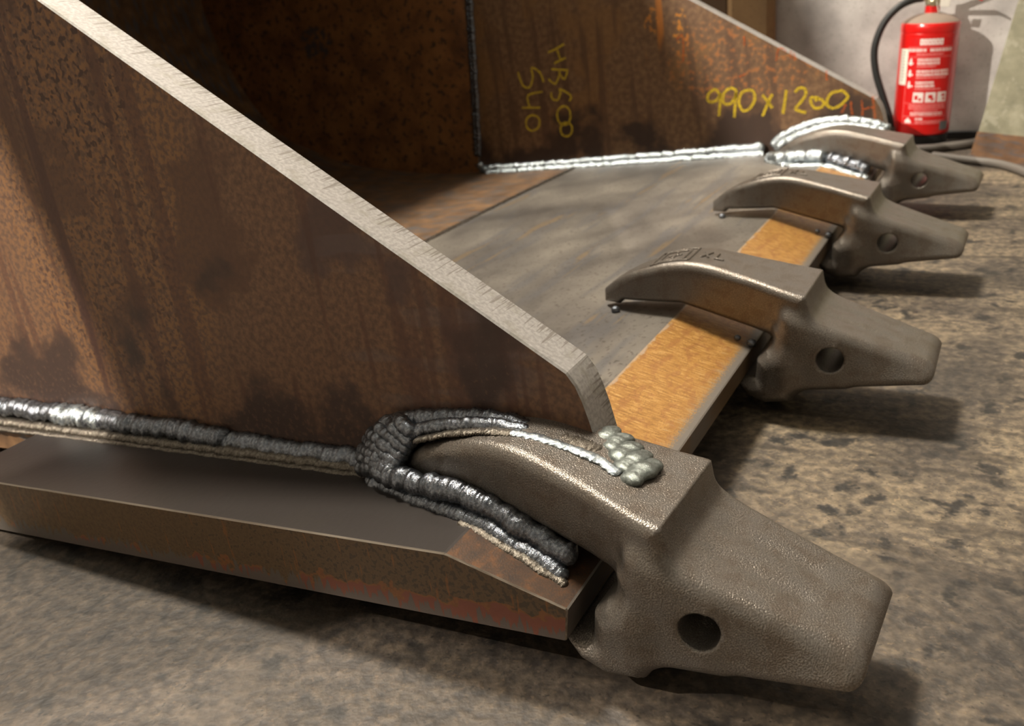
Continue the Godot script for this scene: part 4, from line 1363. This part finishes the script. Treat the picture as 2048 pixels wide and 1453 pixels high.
func _label_print() -> Image:
	var rng := RandomNumberGenerator.new()
	rng.seed = 5
	var red := c8(206, 22, 22)
	var white := c8(240, 226, 222)
	var pink := c8(232, 150, 148)
	var im := Image.create(420, 760, false, Image.FORMAT_RGB8)
	im.fill(red)
	# name plate, headlines
	for i in 6:
		im.fill_rect(Rect2i(112 + i * 34, 8, 31, 52), white)
		im.fill_rect(Rect2i(124 + i * 34, 24, 7, 22), red)
	im.fill_rect(Rect2i(6, 78, 408, 3), pink)
	_text_rows(im, 10, 90, 176, 1, 28, 6, white, rng)
	_text_rows(im, 204, 90, 410, 1, 28, 6, white, rng)
	_text_rows(im, 90, 134, 330, 1, 14, 6, pink, rng)
	im.fill_rect(Rect2i(6, 162, 408, 3), pink)
	# three steps with a pictogram each
	for i in 3:
		var y := 176 + i * 100
		im.fill_rect(Rect2i(30, y + 8, 22, 52), white)
		im.fill_rect(Rect2i(16 + i * 6, y + 36, 50, 14), white)
		im.fill_rect(Rect2i(36, y, 14, 14), white)
		_text_rows(im, 104, y, [300, 400, 270][i], 2, 24, 6, white, rng)
		_text_rows(im, 104, y + 62, [270, 380, 330][i], 1, 14, 4, pink, rng)
	# three class squares, each a white box with a dark mark
	for i in 3:
		var x := 92 + i * 108
		im.fill_rect(Rect2i(x, 474, 92, 88), white)
		var mark := [Rect2i(x + 14, 500, 30, 40), Rect2i(x + 26, 496, 40, 34), Rect2i(x + 40, 492, 36, 22)]
		im.fill_rect(mark[i], red)
		im.fill_rect(Rect2i(x + 52, 524, 24, 24), red)
	im.fill_rect(Rect2i(6, 572, 408, 3), pink)
	_text_rows(im, 60, 582, 400, 3, 11, 5, pink, rng)
	_text_rows(im, 110, 634, 330, 1, 11, 5, pink, rng)
	_text_rows(im, 80, 652, 380, 2, 12, 5, white, rng)
	im.fill_rect(Rect2i(6, 690, 408, 3), pink)
	for k in 34:
		im.fill_rect(Rect2i(62 - k, 700 + k, 2 * k, 1), white)
	im.fill_rect(Rect2i(34, 734, 60, 16), white)
	_text_rows(im, 130, 702, 200, 1, 20, 5, white, rng)
	_text_rows(im, 130, 726, 400, 2, 10, 4, pink, rng)
	for b in [Rect2i(4, 78, 3, 678), Rect2i(413, 78, 3, 678), Rect2i(4, 754, 411, 3)]:
		im.fill_rect(b, pink)
	return im


func _sticker_print() -> Image:
	var rng := RandomNumberGenerator.new()
	rng.seed = 9
	var im := Image.create(96, 300, false, Image.FORMAT_RGB8)
	im.fill(c8(238, 232, 218))
	for i in 10:
		_text_rows(im, 30, 20 + i * 26, 30 + rng.randi_range(30, 56), 1, 10, 4, c8(150, 146, 140), rng)
	return im


# ------------------------------------------------------------------ what stands and lies by the wall

func _build_floor_things() -> void:
	# the leaning block at the right: its front runs towards the camera
	var along := Vector3(0.78, 0, 0.625)
	var back := Vector3(-0.625, 0, 0.78) * -1.0
	var blk := thing("concrete_block", "greenish grey concrete block with rusty steel foot at the right of the extinguisher", "block", Vector3(0.110, 0, -1.509))
	for k in 2:
		var mb := MB.new()
		var y0: float = [0.0, 0.047][k]
		var y1: float = [0.047, 0.62][k]
		var lean := 0.134
		var len := 0.55
		var deep := 0.16
		var grow: float = [0.0015, 0.0][k]
		var at := func(s: float, y: float, d: float) -> Vector3:
			return along * (s + (y * lean * 1.28 if s < 0.1 else -y * lean)) + Vector3.UP * y + back * (d + (y * 0.10 if d < 0.08 else -y * 0.1))
		var c := []
		for y in [y0, y1]:
			c.append_array([at.call(-grow, y, -grow), at.call(len + grow, y, -grow), at.call(len + grow, y, deep + grow), at.call(-grow, y, deep + grow)])
		var uv := [Vector2(0, 0), Vector2(1, 0), Vector2(1, 1), Vector2(0, 1)]
		for f in [[0, 1, 5, 4], [1, 2, 6, 5], [2, 3, 7, 6], [3, 0, 4, 7], [4, 5, 6, 7], [0, 1, 2, 3]]:
			var mid: Vector3 = (c[f[0]] + c[f[1]] + c[f[2]] + c[f[3]]) / 4
			var nn: Vector3 = (c[f[1]] - c[f[0]]).cross(c[f[3]] - c[f[0]]).normalized()
			var centre: Vector3 = (c[0] + c[6]) / 2
			if nn.dot(mid - centre) < 0:
				nn = -nn
			mb.quad([c[f[0]], c[f[1]], c[f[2]], c[f[3]]], nn, uv)
		part(["steel_foot", "block_body"][k], [[mb, [M.rusty_base, M.green_concrete][k]]], blk)
	# tan post on the far side of the bucket, with a dark recess beside it
	var post := MB.new()
	post.box(Vector3(-0.370, 0.0, -1.712), Vector3(-0.276, 1.6, -1.67), 0.012)
	var ptex := triplanar(mat("tan_board", M.painted_wall.albedo_texture, 0.7, 0.0), 1.0)
	ptex.albedo_color = c8(186, 150, 104)
	var pn := part("wall_post", [[post, ptex]], self)
	pn.set_meta("label", "tan brown upright post on the wall behind the bucket")
	pn.set_meta("category", "post")
	var panel := MB.new()
	panel.box(Vector3(-0.95, 0.0, -1.712), Vector3(-0.374, 1.5, -1.70), 0.004)
	var pp := part("dark_panel", [[panel, flat_mat("dark_brown_board", c8(84, 62, 40), 0.7, 0.0)]], self)
	pp.set_meta("label", "dark brown panel left of the tan post on the wall")
	pp.set_meta("category", "panel")
	# hoses on the floor
	var grey := flat_mat("grey_rubber", c8(92, 86, 80), 0.6, 0.0)
	var h1 := part("floor_hose", [[tube([Vector3(-0.10, 0.008, -1.545), Vector3(0.027, 0.008, -1.560), Vector3(0.060, 0.008, -1.578), Vector3(0.103, 0.008, -1.612), Vector3(0.16, 0.008, -1.70)], 0.008, 14), grey]], self)
	h1.set_meta("label", "grey hose on the floor in front of the fire extinguisher")
	h1.set_meta("category", "hose")
	var h2 := part("floor_hose", [[tube([Vector3(0.05, 0.007, -1.50), Vector3(0.116, 0.007, -1.452), Vector3(0.143, 0.007, -1.436), Vector3(0.167, 0.007, -1.409), Vector3(0.195, 0.007, -1.358), Vector3(0.25, 0.007, -1.22), Vector3(0.36, 0.007, -1.1)], 0.007, 14), grey]], self)
	h2.set_meta("label", "grey hose lying along the foot of the concrete block")
	h2.set_meta("category", "hose")
	# added unseen screen, cut to block the aisle lamp from the bucket's near side
	var scr := thing("added_shade_screen", "added unseen screen of two dark panels that shades the near side of the bucket", "screen", Vector3(0, 0, 0.9))
	var dark := flat_mat("screen_cloth", c8(60, 52, 46), 0.9, 0.0)
	for s in 2:
		var outline := PackedVector2Array([Vector2(-1.14, 0.70), Vector2(-1.25, 1.2), Vector2(-1.34, 1.45), Vector2(-0.80, 1.45), Vector2(-0.80, 1.12), Vector2(-1.10, 1.11), Vector2(-1.11, 0.70)]) if s == 0 else PackedVector2Array([Vector2(-1.36, 1.34), Vector2(-1.49, 1.61), Vector2(-1.58, 1.8), Vector2(-2.3, 1.8), Vector2(-2.3, 1.34)])
		var pl := plate(outline, 0.006, -0.006, 0.001, Vector2(-2.4, 0.8), Vector2(2, 1.2))
		append(pl[0], pl[1])
		part("screen_panel", [[pl[0], dark]], scr)
	for x in [-2.28, -1.13]:
		part("screen_post", [[tube([Vector3(x, 0.0, 0.02), Vector3(x, 1.8 if x < -2.0 else 0.9, 0.02)], 0.016, 12), flat_mat("screen_steel", c8(90, 90, 92), 0.4, 0.8)]], scr)
	part("screen_rail", [[tube([Vector3(-2.28, 0.9, 0.02), Vector3(-1.12, 0.9, 0.02)], 0.012, 12), flat_mat("screen_steel", c8(90, 90, 92), 0.4, 0.8)]], scr)
	part("screen_rail", [[tube([Vector3(-2.28, 1.36, 0.02), Vector3(-1.36, 1.36, 0.02)], 0.012, 12), flat_mat("screen_steel", c8(90, 90, 92), 0.4, 0.8)]], scr)
